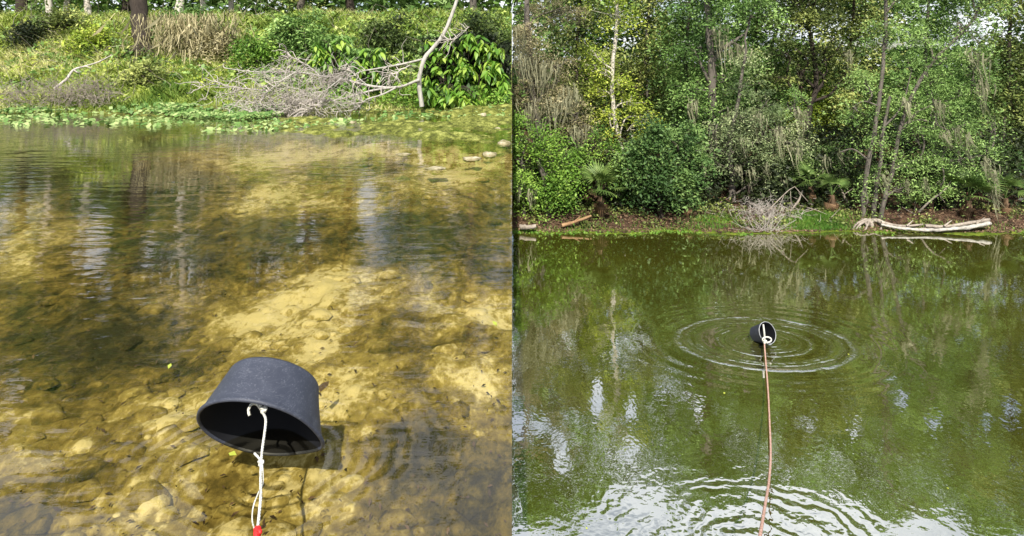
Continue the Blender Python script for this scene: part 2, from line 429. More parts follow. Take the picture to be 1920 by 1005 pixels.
def bed_sand_dapple(x, y, z):
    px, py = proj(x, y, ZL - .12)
    s = 0.53 + 0.62 * (fbm(x * 1.3 + 3, y * .6, 6, .6) - .5) * 1.5 + np.where(y > .5, blobs2d(px, py, SAND_DAPPLE), 0) * 1.0
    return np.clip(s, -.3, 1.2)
def bed_moss(x, y, z):
    px, py = proj(x, y, ZL)
    mm = blobs2d(px, py, MOSSB) * (y > 4) + sst(13.4, 14.6, y)
    return sst(.35, .75, mm + (fbm(x * 4, y * 4, 5) - .5) * .9)
xs = -np.concatenate([[0.0], np.cumsum(np.geomspace(.01, .10, 260))]); xs = np.concatenate([xs, np.linspace(xs[-1] - .3, -40, 50)])[::-1]
ys = np.concatenate([np.linspace(-8, .9, 24), .95 + np.concatenate([[0], np.cumsum(np.geomspace(.008, .09, 400))])]); ys = ys[ys < 17.5]
ys = np.concatenate([ys, [17.5]])
sheet('pool_bed', xs, ys, bed_z, M['bed'], bed_sand_dapple, bed_moss)
sheet('pool_water', np.linspace(-40, 0, 5), np.linspace(-8, 17, 5), lambda x, y: x * 0 + ZL, M['clear_water'])

def lb_z(x, y):                                    # left grassy bank
    d0 = 14.0 + .5 * (fbm(x * .5, 3 + x * 0, 3) - .5) + .03 * (-x)
    u = y - d0
    z = ZL - .12 + .16 * sst(-.6, .6, u) + 2.55 * sst(.4, 7.2, u) + .5 * sst(7, 14, u)
    z += .35 * (fbm(x * .9, y * .9, 4) - .5) * sst(.6, 2.5, u)
    return z
bxs = -np.concatenate([np.arange(0, 16, .1), np.linspace(16, 120, 30)])[::-1]
bys = np.concatenate([np.arange(13.2, 26, .1), np.linspace(26, 400, 30)])
sheet('grassy_bank', bxs, bys, lb_z, M['leftbank'])
mb = MB()
mb.add([(-.02, -8, -1.5), (-.02, 400, -1.5), (-.02, 400, 3.64), (-.02, -8, 3.64)], [(0, 1, 2, 3)])
mb.add([(-120, -8, -1.5), (0, -8, -1.5), (0, -8, 3.64), (-120, -8, 3.64)], [(0, 1, 2, 3)])
mb.build('rock_ledge', M['ledge'])['kind'] = 'structure'

def rb_z(x, y):
    d0 = 18.35 + 1.0 * (fbm(x * .6 + 5, x * 0, 5, .6) - .5)
    u = y - d0
    z = -.25 + .27 * sst(-.8, .12, u) + .28 * sst(0, 1.7, u) + .55 * sst(1.5, 5, u) + .7 * sst(5, 14, u)
    z += .10 * (fbm(x * 1.6, y * 1.6, 5) - .5) * sst(0, 1, u) + .03 * (fbm(x * 7, y * 7, 3) - .5)
    z -= 1.2 * sst(.6, 4, -u)
    return z
def rb_t(x, y, z):
    px, py = proj(x, y, z)
    d0 = 18.35 + 1.0 * (fbm(x * .6 + 5, x * 0, 5, .6) - .5)
    g_ = np.exp(-((y - d0 - .1) / .22) ** 2) * .9 + blobs2d(px, py, [(1530, 410, 60, 18, 1.2), (1340, 412, 60, 10, .9), (1110, 428, 60, 6, .6)])
    return sst(.3, .7, g_ + (fbm(x * 3, y * 3, 4) - .5) * .8)
rxs = np.concatenate([np.arange(0, 17, .08), np.linspace(17, 160, 30)])
rys = np.concatenate([np.linspace(15.5, 18, 8), np.arange(18.06, 24, .08), np.linspace(24.2, 400, 40)])
sheet('river_bank', rxs, rys, rb_z, M['rightbank'], rb_t)
sheet('river_water', np.linspace(0, 160, 9), np.linspace(-60, 19.4, 9), lambda x, y: x * 0, M['river'])
sheet('river_floor', np.linspace(0, 160, 5), np.linspace(-60, 16, 5), lambda x, y: x * 0 - 1.45, M['ledge'])

# ------------------------------------------------------------------ TREES
SKYR = [(1120, 750, 14, 50, 1), (1000, 800, 40, 26, 1), (965, 790, 26, 20, 1), (1182, 765, 12, 30, 1), (1050, 850, 22, 40, .8), (1180, 840, 26, 36, .7), (1310, 770, 18, 26, .8), (1290, 740, 14, 10, .8),
        (1240, 740, 24, 12, .8), (1895, 770, 20, 36, 1), (1850, 800, 18, 30, .62), (1690, 745, 20, 30, .7), (1750, 790, 24, 20, .8), (1600, 810, 18, 26, .8), (1510, 790, 40, 20, .6), (1900, 870, 26, 20, .7), (1870, 930, 20, 16, .5)]
SKYL = [(170, 465, 44, 60, 1.1), (690, 395, 26, 55, 1.1), (570, 430, 24, 22, 1), (280, 485, 26, 30, .8), (205, 550, 24, 20, .8), (40, 930, 110, 90, .9), (780, 770, 80, 40, .7), (760, 900, 120, 60, .8), (20, 760, 30, 50, .8), (930, 860, 60, 50, .8), (330, 600, 30, 16, .7)]
def canopy_keep(c, side):
    '''the outline and the gaps of the canopy: True where foliage grows'''
    zw = ZR if side > 0 else ZL
    px, py = proj(c[:, 0], c[:, 1], 2 * zw - c[:, 2])
    nn_ = fbm(c[:, 0] * 1.3 + 40, c[:, 2] * 1.3, 4) - .5
    k = blobs2d(px, py, SKYR if side > 0 else SKYL) + nn_ * .9 < .5
    if side > 0:
        line = np.interp(px, [960, 1060, 1150, 1240, 1290, 1330, 1400, 1500, 1600, 1660, 1700, 1790, 1840, 1920], [985, 995, 915, 905, 985, 955, 935, 930, 950, 995, 965, 960, 1020, 1040])
        k &= py + nn_ * 60 < line
    return k
def crown_points(blobs, d, dens, side, cl=.16, flat=.7, depth=1.0, tone0=.5):
    cs = []; ts = []; tips = []
    for b in blobs:
        px, py, rx, ry = b[:4]; dd = d + (b[4] if len(b) > 4 else 0)
        c = P(px, py, dd); k = dd / F
        ax = np.array((rx * k, rx * k * depth, ry * k))
        n = max(30, int(dens * rx * ry * 1.35))
        nc = max(5, int((ax[0] * ax[2]) ** .5 / cl * 4.6))
        q = R.randn(nc, 3); q /= np.linalg.norm(q, axis=1)[:, None]; q *= (R.rand(nc, 1) ** .45) * np.where(R.rand(nc, 1) < .22, 1.32, 1.0)
        cc = c + q * ax
        gap = fbm(cc[:, 0] * 1.7 + cc[:, 1] * .9, cc[:, 2] * 2.3 + cc[:, 1] * .7, 3)
        kk = gap > .44
        if kk.sum() > 3: cc = cc[kk]; nc = len(cc)
        tips.append(cc)
        cr = cl * (.6 + .9 * R.rand(nc))
        w = cr ** 2; w /= w.sum()
        idx = R.choice(nc, n, p=w)
        off = R.randn(n, 3) * cr[idx][:, None] * np.array((1.15, 1.15, flat))
        off[:, 2] -= (off[:, 0] ** 2 + off[:, 1] ** 2) / cl * .25
        ct = tone0 + .85 * (R.rand(nc) - .5)
        cs.append(cc[idx] + off); ts.append(ct[idx] + .16 * (R.rand(n) - .5))
    cs = np.concatenate(cs); ts = np.concatenate(ts)
    ok = (cs[:, 0] * side > .03) & canopy_keep(cs, side)
    return cs[ok], ts[ok], tips

def moss_strands(mb, spots, d, side):
    for (px, py, w, ln) in spots:
        n = int(16 + w * 2.2)
        for i in range(n):
            q = P(px + R.randn() * w * .5, py + R.randn() * ln * .12, d - .25 + R.randn() * .3)
            L = ln * d / F * (.15 + .95 * R.rand() ** 1.6)
            k = 6
            tt = np.linspace(0, 1, k)
            sw = (R.rand() - .5) * .05 - (q[0] - P(px, py, d)[0]) * .55
            pts = q + np.stack([sw * tt ** 2 + .02 * np.sin(tt * 7 + i), .02 * np.cos(tt * 6 + i), -L * tt], 1)
            if (pts[:, 0] * side).min() < .05: continue
            wd = .021 * (1 - tt * .85) * (.4 + 1.2 * R.rand())
            a = R.rand() * 3.14
            off = np.array((math.cos(a), math.sin(a), 0))
            v = np.concatenate([pts - off * wd[:, None], pts + off * wd[:, None]])
            f = np.array([(j, j + 1, k + j + 1, k + j) for j in range(k - 1)])
            mb.add(v, f, .3 + .6 * R.rand())

def tree(name, label, cat, d, trunks, blobs, leaf, bark, group=None, size=.1, dens=.8, side=1, moss=None, cl=.2, flat=.7,
         tone0=.5, twigs=True, aspect=.45, limbs=(), base_z=None, depth=.9, droop=.2, up=1.1):
    b0 = trunks[0][0][0]; base = P(b0[0], b0[1], d)
    root = thing(name, label, cat, base, group)
    tp = []
    for (pp, r0, r1) in trunks:
        pts = np.array([P(q[0], q[1], d + (q[2] if len(q) > 2 else 0)) for q in pp])
        pts[0, 2] -= .25
        path = smooth_path(pts, 22)
        path[2:] += R.randn(20, 3) * np.array((.012, .012, 0))
        mb = MB(); tube(mb, path, r0 * d / F, r1 * d / F, 9, rough=.10, power=.75)
        if r0 > 5:                                   # root flare
            for a in np.linspace(0, 6.28, 6)[:-1]:
                s = path[1] + np.array((0, 0, r0 * d / F * 1.2))
                e = path[0] + np.array((math.cos(a), math.sin(a), 0)) * r0 * d / F * 2.3 + np.array((0, 0, .1))
                tube(mb, [s, (s + e) / 2 - np.array((0, 0, .03)), e], r0 * d / F * .5, r0 * d / F * .2, 5, 5)
        mb.build('trunk', bark, root, True, side)
        tp.append(path)
    allp = np.concatenate(tp)
    for (pp, r0, r1) in limbs:
        pts = np.array([P(q[0], q[1], d + (q[2] if len(q) > 2 else 0)) for q in pp])
        mb = MB(); tube(mb, pts, r0 * d / F, r1 * d / F, 6, 12, rough=.1)
        mb.build('limb', bark, root, True, side)
        allp = np.concatenate([allp, smooth_path(pts, 12)])
    cs, ts, tips = crown_points(blobs, d, dens, side, cl, flat, depth, tone0)
    if twigs:
        mb = MB()
        for tset in tips:
            ctr = tset.mean(0)
            k = np.argmin(np.linalg.norm(allp - (ctr - np.array((0, 0, .5))), axis=1)); s = allp[k]
            tube(mb, [s, (s + ctr) / 2 + R.randn(3) * .12 + np.array((0, 0, .08)), ctr], .035, .018, 5, 8, rough=.1)
            for tpnt in tset[:26]:
                if tpnt[0] * side < .05 or (not canopy_keep(tpnt[None], side)[0] and R.rand() < .6): continue
                u = R.rand() * .6; st = s * (1 - u - .3) + ctr * (u + .3)
                tube(mb, [st, (st + tpnt) / 2 + R.randn(3) * .07, tpnt], .014, .004, 3, 5)
        mb.build('branches', bark, root, True, side)
    mb = MB(); leaves(mb, cs, size * .88, ts, up, aspect, droop); mb.build('crown', leaf, root, False, side)
    if moss:
        mb = MB(); moss_strands(mb, moss, d, side); mb.build('hanging_moss', M['moss'], root, False, side)
    return root

BANKT = 'trees along the far river bank'
# --- back row
back = [
 (1085, 27, 'olive', 'barkdark', [(1090, 60, 60, 60), (1060, -20, 60, 60), (1110, -70, 60, 50), (1080, 200, 50, 60), (1110, 140, 50, 50)], 'olive-leaved tree filling the gap between the mossy tree and the pale trunk'),
 (1215, 28, 'olive', 'barkgrey', [(1210, 90, 60, 60), (1230, 0, 70, 60), (1190, -80, 60, 50), (1240, 180, 50, 50)], 'dull olive tree behind and right of the pale-trunked tree'),
 (1290, 26, 'mid', 'barkdark', [(1280, 110, 60, 50), (1300, 30, 60, 60), (1310, -70, 60, 60), (1270, 190, 60, 50)], 'dark green tree just left of the tall straight trunk, behind it'),
 (1420, 27, 'mid', 'barkdark', [(1410, 110, 60, 60), (1430, 20, 70, 60), (1400, -70, 70, 60), (1440, 160, 50, 50), (1390, -150, 50, 40)], 'shaded green tree behind the mossy grey-green branches at mid bank'),
 (1600, 28, 'olive', 'barkdark', [(1600, 100, 60, 60), (1620, 10, 70, 70), (1580, -80, 70, 60), (1620, 190, 50, 60)], 'dusky tree behind the left side of the leaning tree clump'),
 (1740, 27, 'mid', 'barkgrey', [(1740, 60, 60, 60), (1760, -40, 70, 60), (1720, -120, 60, 60), (1700, 160, 50, 60), (1780, 200, 60, 60)], 'green tree behind the middle of the big leaning clump'),
 (1895, 24, 'olive', 'barkdark', [(1900, 90, 45, 60), (1890, 180, 40, 70), (1905, 260, 35, 60), (1910, 0, 60, 60), (1960, 120, 60, 120), (1880, -80, 60, 60), (1950, -100, 60, 60), (1900, 330, 30, 40), (1880, -170, 70, 50), (1970, 250, 60, 80)], 'brownish olive tree at the far right end of the river bank'),
 (1500, 30, 'yellow', 'barkdark', [(1530, 235, 45, 45), (1560, 210, 40, 40), (1500, 200, 40, 35), (1545, 170, 35, 30), (1590, 240, 30, 40)], 'sunlit yellow-green tree glowing behind the dark twisted oak limbs'),
]
for (px, d, lm, bm, bl, lab) in back:
    z0 = float(rb_z(np.array((px - CX) / F * d), np.array(float(d))))
    py0 = HY + (ZC - z0) / d * F
    top = min(b[1] for b in bl)
    tree('tree', lab, 'tree', d, [([(px, py0), (px + 6, 250), (px - 4, 120), (px + 8, top)], 6, 2)], bl, M[lm], M[bm], BANKT,
         .16, .62, 1, cl=.32, depth=.8)

# --- cypress with grey tan moss at the left
tree('cypress_tree', 'tan-grey mossy cypress at the left end of the river bank', 'tree', 21.5,
     [([(1022, 400), (1018, 300), (1000, 180), (990, 60), (985, -60)], 11, 4)],
     [(985, 100, 50, 40), (1010, 150, 60, 35), (1050, 190, 60, 30), (985, 210, 50, 35), (1075, 235, 50, 26), (1040, 120, 40, 35), (1080, 290, 50, 28), (1030, 270, 50, 30),
      (1000, 50, 60, 40), (1050, 20, 50, 40), (990, -30, 50, 50), (1040, -60, 50, 40), (1100, 250, 35, 22), (1060, 330, 40, 25)],
     M['tan'], M['barkgrey'], BANKT, .085, .85, 1, [(985, 100, 30, 90), (1000, 200, 30, 70), (1040, 190, 30, 60), (1070, 170, 20, 60), (1010, 120, 40, 80), (1080, 240, 20, 50), (975, 60, 20, 70)],
     .17, .4, aspect=.3, tone0=.42,
     limbs=[([(1003, 200), (1025, 170), (1050, 150)], 4, 2), ([(1012, 250), (1040, 215), (1075, 215)], 4, 1.5), ([(1000, 180), (975, 150)], 4, 2)])
tree('tree', 'bright green leafy tree hanging low over the left end of the far bank', 'tree', 19.6,
     [([(1028, 402), (1022, 340), (1005, 290), (1000, 250)], 7, 3), ([(985, 400), (978, 340), (980, 280)], 4, 2)],
     [(985, 250, 35, 35), (1020, 270, 40, 35), (975, 300, 40, 40), (1015, 320, 45, 38), (1055, 305, 38, 30), (985, 350, 40, 35), (1040, 345, 40, 28), (1075, 330, 30, 20), (1020, 375, 34, 16), (968, 225, 20, 30)],
     M['bright'], M['barkgrey'], BANKT, .095, 1.0, 1, [(972, 350, 12, 50), (995, 360, 12, 40)], .17, .65, tone0=.62)
tree('tree', 'slim pale-trunked tree with yellow-green top leaves', 'tree', 22.5,
     [([(1188, 400), (1182, 340), (1165, 280), (1150, 200), (1148, 130), (1155, 60), (1160, -60)], 5.5, 3)],
     [(1120, 95, 28, 22), (1135, 125, 34, 22), (1110, 130, 20, 18), (1160, 150, 30, 16), (1125, 170, 26, 16), (1190, 185, 30, 20), (1140, 215, 30, 20), (1205, 220, 28, 20), (1170, 250, 34, 18), (1140, 290, 30, 20), (1150, 20, 50, 30), (1120, -30, 40, 30), (1190, -70, 50, 30)],
     M['yellow'], M['barkpale'], BANKT, .11, .8, 1, None, .17, .6, tone0=.55)
tree('bush', 'dense blue-green bush over the dark roots left of the tall straight trunk', 'bush', 19.5,
     [([(1240, 405), (1232, 350), (1225, 300)], 6, 3), ([(1275, 400), (1262, 350), (1270, 300)], 4, 2)],
     [(1225, 232, 30, 18), (1250, 258, 36, 18, -.2), (1205, 280, 30, 16, .2), (1240, 300, 40, 18, -.3), (1282, 285, 30, 20, .1), (1200, 325, 32, 16), (1255, 335, 40, 18, -.3), (1300, 325, 30, 18, .2), (1225, 362, 36, 14), (1285, 240, 28, 16, .2), (1275, 366, 32, 12), (1310, 295, 24, 12), (1180, 300, 22, 12), (1215, 255, 22, 14)],
     M['blue'], M['barkdark'], BANKT, .12, 1.5, 1, None, .2, .5, tone0=.55)
tree('tree', 'small green tree between the palmetto and the bright leafy tree', 'tree', 20.3,
     [([(1130, 405), (1120, 350), (1100, 300)], 4, 2)],
     [(1090, 290, 35, 24), (1120, 260, 35, 26), (1075, 322, 26, 14), (1150, 320, 30, 20), (1165, 335, 24, 12), (1175, 290, 26, 24)],
     M['bright'], M['barkdark'], BANKT, .09, .8, 1, None, .17, .55, tone0=.42)
tree('tall_tree', 'tall straight grey trunk standing near the middle of the far bank', 'tree', 22.0,
     [([(1338, 398), (1336, 330), (1334, 240), (1335, 150), (1330, 70), (1322, -80)], 11, 6)],
     [(1300, 250, 36, 30), (1320, 200, 36, 30), (1290, 170, 36, 30), (1360, 210, 34, 30), (1370, 150, 34, 28), (1300, 100, 40, 30), (1390, 100, 36, 30), (1330, 40, 60, 40), (1400, 20, 50, 40), (1290, -20, 50, 40), (1350, -70, 70, 40), (1340, -140, 60, 40)],
     M['mid'], M['barkgrey'], BANKT, .11, .75, 1, [(1385, 90, 22, 70), (1300, 190, 14, 50), (1360, 215, 14, 50), (1350, 60, 20, 60)], .2, .6,
     limbs=[([(1336, 115), (1350, 95), (1375, 78), (1400, 60)], 6, 2), ([(1334, 160), (1318, 130), (1300, 90)], 4, 2)])
tree('tree', 'grey-green tree with long hanging moss right of the tall straight trunk', 'tree', 20.8,
     [([(1374, 392), (1372, 330), (1368, 280), (1380, 210), (1395, 120), (1400, 60)], 8, 1.5)],
     [(1300, 290, 34, 16), (1330, 305, 36, 18), (1280, 310, 30, 14), (1395, 255, 40, 28), (1420, 215, 40, 30), (1440, 260, 40, 26), (1400, 300, 40, 22), (1440, 305, 34, 22), (1420, 330, 30, 14), (1460, 235, 40, 30), (1490, 265, 40, 24), (1440, 180, 36, 26), (1350, 275, 34, 18), (1380, 220, 34, 20, -.4), (1365, 250, 30, 18, -.4), (1390, 160, 34, 22), (1400, 110, 34, 22), (1345, 235, 26, 14)],
     M['grey'], M['barkgrey'], BANKT, .09, .85, 1, [(1285, 318, 9, 45), (1320, 315, 5, 30), (1410, 320, 10, 45), (1385, 315, 8, 30), (1435, 310, 8, 35), (1460, 245, 16, 50), (1420, 220, 16, 50), (1395, 262, 16, 45), (1490, 272, 14, 50)], .17, .45, aspect=.33,
     limbs=[([(1370, 290), (1340, 280), (1300, 285)], 3, 1), ([(1370, 290), (1400, 270), (1450, 265)], 3, 1)])
tree('oak_tree', 'dark oak with black twisted limbs left of the leaning clump', 'tree', 24.5,
     [([(1508, 345), (1512, 260), (1518, 200), (1530, 160), (1520, 60)], 7, 4)],
     [(1470, 100, 50, 30), (1530, 85, 50, 26), (1585, 95, 40, 26), (1500, 40, 60, 36), (1560, 20, 60, 40), (1470, -30, 60, 40), (1540, -60, 60, 40), (1450, 140, 34, 22), (1600, 140, 26, 22), (1480, -110, 60, 40)],
     M['olive'], M['barkdark'], BANKT, .13, .75, 1, [(1590, 100, 12, 40)], .22, .6, tone0=.42,
     limbs=[([(1525, 180), (1545, 150), (1530, 125), (1555, 110), (1580, 80)], 3.5, 1.5), ([(1528, 165), (1505, 140), (1515, 115), (1490, 90)], 3.5, 1.5),
            ([(1524, 190), (1555, 178), (1570, 160), (1590, 130)], 3, 1), ([(1520, 200), (1495, 175), (1475, 150), (1480, 115)], 3, 1), ([(1530, 150), (1550, 135), (1545, 100), (1565, 70)], 2.5, 1)])
tree('willow', 'soft green willow-like tree between the mossy tree and the leaning clump', 'tree', 21.2,
     [([(1500, 390), (1506, 340), (1500, 280), (1490, 200)], 4, 2)],
     [(1470, 330, 40, 22), (1500, 300, 40, 26), (1540, 290, 40, 28), (1460, 370, 30, 14), (1560, 330, 36, 20), (1580, 290, 30, 30), (1480, 190, 34, 28), (1530, 350, 26, 14), (1600, 330, 24, 24)],
     M['mid'], M['barkgrey'], BANKT, .09, .8, 1, [(1470, 335, 10, 40), (1545, 300, 12, 50), (1580, 290, 12, 40), (1500, 210, 14, 60)], .18, .5, aspect=.33, tone0=.6)
tree('leaning_tree', 'big leaning tree clump of three thin trunks rooted at the water edge', 'tree', 19.4,
     [([(1618, 412), (1621, 360), (1628, 300), (1643, 225), (1652, 160), (1660, 80), (1662, -60)], 5, 3),
      ([(1634, 426), (1640, 380), (1648, 330), (1652, 285), (1657, 240), (1668, 180)], 5, 2.5),
      ([(1648, 415), (1658, 370), (1672, 325), (1688, 240), (1715, 170), (1750, 115), (1790, 75), (1830, 30)], 4.5, 2.5)],
     [(1640, 150, 36, 30), (1690, 110, 36, 28), (1600, 210, 34, 26), (1650, 250, 34, 26), (1700, 190, 36, 28), (1740, 140, 38, 28), (1780, 100, 36, 28), (1825, 110, 34, 30),
      (1760, 190, 38, 28), (1810, 170, 38, 30), (1845, 150, 26, 26), (1720, 240, 38, 26), (1770, 250, 38, 26), (1820, 230, 36, 28), (1855, 270, 24, 24), (1690, 300, 40, 24), (1740, 300, 38, 22),
      (1790, 310, 38, 20), (1840, 320, 26, 22), (1700, 345, 36, 14), (1640, 320, 26, 18), (1625, 355, 24, 14), (1760, 345, 34, 12), (1660, 60, 40, 36), (1730, 50, 50, 36), (1800, 40, 50, 36), (1850, 70, 30, 30),
      (1700, -30, 60, 40), (1780, -50, 60, 40), (1840, -20, 40, 40), (1730, -110, 60, 36), (1865, 220, 16, 22)],
     M['mid'], M['barkgrey'], BANKT, .085, 1.0, 1,
     [(1862, 320, 12, 70), (1866, 350, 8, 60), (1795, 240, 8, 55), (1775, 250, 14, 40), (1735, 340, 5, 40), (1830, 100, 26, 60), (1850, 300, 10, 50), (1700, 345, 6, 30), (1815, 255, 8, 50), (1760, 195, 14, 50), (1840, 160, 16, 60), (1700, 190, 10, 40), (1660, 330, 8, 40)], .17, .5, aspect=.33, tone0=.75,
     limbs=[([(1686, 250), (1720, 210), (1770, 190), (1820, 175)], 2.5, 1), ([(1690, 235), (1730, 225), (1790, 250)], 2.5, 1), ([(1672, 320), (1720, 300), (1790, 300), (1850, 290)], 2.2, .8),
            ([(1650, 200), (1620, 190), (1600, 200)], 2, .8), ([(1655, 240), (1690, 200), (1710, 130)], 2, .8), ([(1628, 300), (1600, 280), (1575, 285)], 2, .8)])
tree('tree', 'dark shaded tree under and right of the leaning clump beside the hanging moss', 'tree', 22.4,
     [([(1775, 385), (1778, 330), (1770, 260)], 4, 2), ([(1880, 390), (1875, 330), (1885, 220)], 4, 2)],
     [(1800, 330, 40, 24), (1850, 350, 36, 26), (1760, 360, 30, 18), (1890, 340, 30, 30), (1900, 290, 30, 30), (1880, 380, 30, 14), (1700, 370, 36, 14), (1860, 280, 30, 30)],
     M['blue'], M['barkdark'], BANKT, .11, .7, 1, None, .2, .6, tone0=.3)

# dark wood behind everything (reads as one mass)
mb = MB()
n = 250000
d = 31 + 9 * R.rand(n); x = (R.rand(n) * 1.02) * d * 1.0; zt = 28 + 4 * fbm(x * .35, d * .1, 4)
z = 1.0 + R.rand(n) * (zt - .5)
c = np.stack([x, d, z], 1)
keep = (fbm(x * .6, z * .6, 4) > .43 - .2 * (z < 5.6)) & (x > .05) & canopy_keep(c, 1)
c = c[keep]
leaves(mb, c, .33, .75 * (fbm(c[:, 0] * 1.1, c[:, 2] * 1.4, 4) - .5) * 2 + .42 + .1 * R.rand(len(c)), .8, .55)
mb.build('distant_wood', M['mid'], None, False, 1)
tag(bpy.data.objects['distant_wood'], 'far shaded wood beyond the trees of the river bank', 'wood', None, 'stuff')
# understory, leaf colour darkened to stand for the shade under the canopy
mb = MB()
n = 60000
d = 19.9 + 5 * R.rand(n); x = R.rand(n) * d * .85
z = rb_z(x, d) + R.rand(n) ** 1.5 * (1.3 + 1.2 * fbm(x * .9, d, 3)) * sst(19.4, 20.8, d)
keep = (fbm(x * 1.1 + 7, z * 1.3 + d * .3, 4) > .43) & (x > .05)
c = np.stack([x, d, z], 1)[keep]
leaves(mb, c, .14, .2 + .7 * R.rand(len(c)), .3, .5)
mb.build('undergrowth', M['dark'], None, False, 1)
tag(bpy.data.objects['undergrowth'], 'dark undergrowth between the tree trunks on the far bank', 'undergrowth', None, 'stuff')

# --- palmettos
def frond_mesh(name, m, dead=False):
    mb = MB()
    tube(mb, [(0, 0, 0), (0, .22, .10), (0, .42, .12)], .010, .006, 4, 5, tone=.5)
    nb = 19
    for i in range(nb):
        a = math.radians(-95 + 190 * i / (nb - 1))
        L = .42 * (1 - .25 * abs(a) / 1.7) * (.9 + .2 * R.rand())
        dx, dy = math.sin(a), math.cos(a)
        pts = []
        for t_ in (0, .35, .7, 1.0):
            dr = (.55 if dead else .28) * t_ ** 2
            w = .019 * (1 - abs(t_ - .35) * 1.2) if t_ < 1 else .001
            c0 = np.array((dx * L * t_, .42 + dy * L * t_, .12 - dr * L))
            s_ = np.array((dy, -dx, 0)) * w
            pts.append((c0 - s_, c0 + s_))
        v = np.array([q for pr in pts for q in pr])
        mb.add(v, [(0, 1, 3, 2), (2, 3, 5, 4), (4, 5, 7, 6)], .35 + .5 * R.rand())
    o = mb.build(name, m); me = o.data; bpy.data.objects.remove(o); return me
FR = [frond_mesh('frond', M['frond']) for _ in range(3)]
DF = [frond_mesh('dead_frond', M['deadfrond'], True) for _ in range(2)]
def add_frond(me, name, root, loc, az, el, sc):
    o = bpy.data.objects.new(name, me); C.objects.link(o); o.parent = root
    o.location = loc; o.rotation_euler = (el, (R.rand() - .5) * .6, az); o.scale = (sc,) * 3
def palmetto(px, py, d, hpx, sc, label, nf=11, nd=6):
    nd += 3
    z0 = float(rb_z(np.array((px - CX) / F * d), np.array(float(d))))
    b = np.array(((px - CX) / F * d, d, z0))
    top = ZC - (py - HY) / F * d
    h = max(.15, top - z0)
    root = thing('palmetto', label, 'palmetto', b, 'palmettos on the far river bank')
    mb = MB(); tube(mb, [b - (0, 0, .1), b + (.03, 0, h * .5), b + (0, 0, h)], .055 * sc, .065 * sc, 9, 12, rough=.28)
    mb.build('trunk', M['palmtrunk'], root, True)
    for i in range(nf):
        add_frond(FR[i % 3], 'frond', root, (0, 0, h), i * 2.4 + R.rand(), .15 + 1.1 * R.rand(), sc * (.85 + .3 * R.rand()))
    for i in range(nd):
        add_frond(DF[i % 2], 'dead_frond', root, (0, 0, h - .05), i * 1.9 + R.rand() * 2, -1.2 - .35 * R.rand(), sc * (.32 + .3 * R.rand()))
palmetto(1125, 368, 19.2, 0, 1.3, 'green fan palmetto with brown skirt near the tan driftwood stick', 13, 8)
palmetto(1815, 376, 19.2, 0, 1.3, 'palmetto with shaggy orange-brown skirt behind the long grey log', 10, 10)
palmetto(1745, 378, 19.8, 0, 1.1, 'dull palmetto between the leaning clump and the bare dead branch', 9, 4)
palmetto(1705, 392, 19.6, 0, .75, 'low palmetto with drooping brown fronds right of the leaning roots', 5, 7)
palmetto(1520, 350, 20.2, 0, 1.1, 'palmetto in deep shade above the green grass patch', 10, 5)
palmetto(1560, 366, 19.7, 0, 1.0, 'small palmetto with pale dead fronds above the green grass patch', 6, 6)
palmetto(1290, 380, 19.4, 0, .9, 'palmetto with rusty dead fronds below the blue-green bush', 4, 9)
palmetto(1180, 380, 20.4, 0, .9, 'shaded palmetto at the foot of the pale trunk', 6, 7)
palmetto(1885, 372, 19.6, 0, 1.1, 'palmetto at the far right end of the bank', 10, 3)
palmetto(1440, 366, 21.2, 0, .9, 'palmetto in shadow behind the bleached dead bush', 8, 3)

# --- extra trunks and stumps in the shade
k = 0
for (px, tilt, h, r, lab) in [(1205, 8, 60, 5, 'short dark snag left of the blue-green bush'), (1225, -10, 70, 6, 'dark leaning stump under the blue-green bush'),
                         (1262, 18, 48, 4, 'thin dark stem leaning right under the blue-green bush'), (1300, -6, 52, 5, 'dark stump just left of the tall straight trunk'),
                         (1400, 5, 46, 4, 'slender dark stem right of the mossy tree'), (1155, 3, 60, 5, 'brown stem right of the green fan palmetto'),
                         (1480, 25, 40, 2.5, 'grey dead stick slanting above the grass patch'), (1595, -22, 44, 3, 'dead stick leaning left of the clump roots'),
                         (1050, -8, 60, 5, 'dark trunk under the bright hanging leaves')]:
    d = 19.9 + .3 * (k % 3); k += 1
    z0 = float(rb_z(np.array((px - CX) / F * d), np.array(d)))
    b = np.array(((px - CX) / F * d, d, z0 - .05))
    mb = MB(); tp_ = b + np.array((tilt, 0, h)) * d / F
    tube(mb, [b, (b + tp_) / 2 + R.randn(3) * .03, tp_], r * d / F, r * .5 * d / F, 7, 9, rough=.18)
    for j in range(3):
        q = b + (tp_ - b) * (.4 + .2 * j); tube(mb, [q, q + R.randn(3) * .12 + (0, 0, .12)], .015, .004, 4, 4)
    tag(mb.build('snag', M['barkdark' if r > 3.5 else 'driftwood'], None, True, 1), lab, 'dead tree', 'dead stems on the far bank')

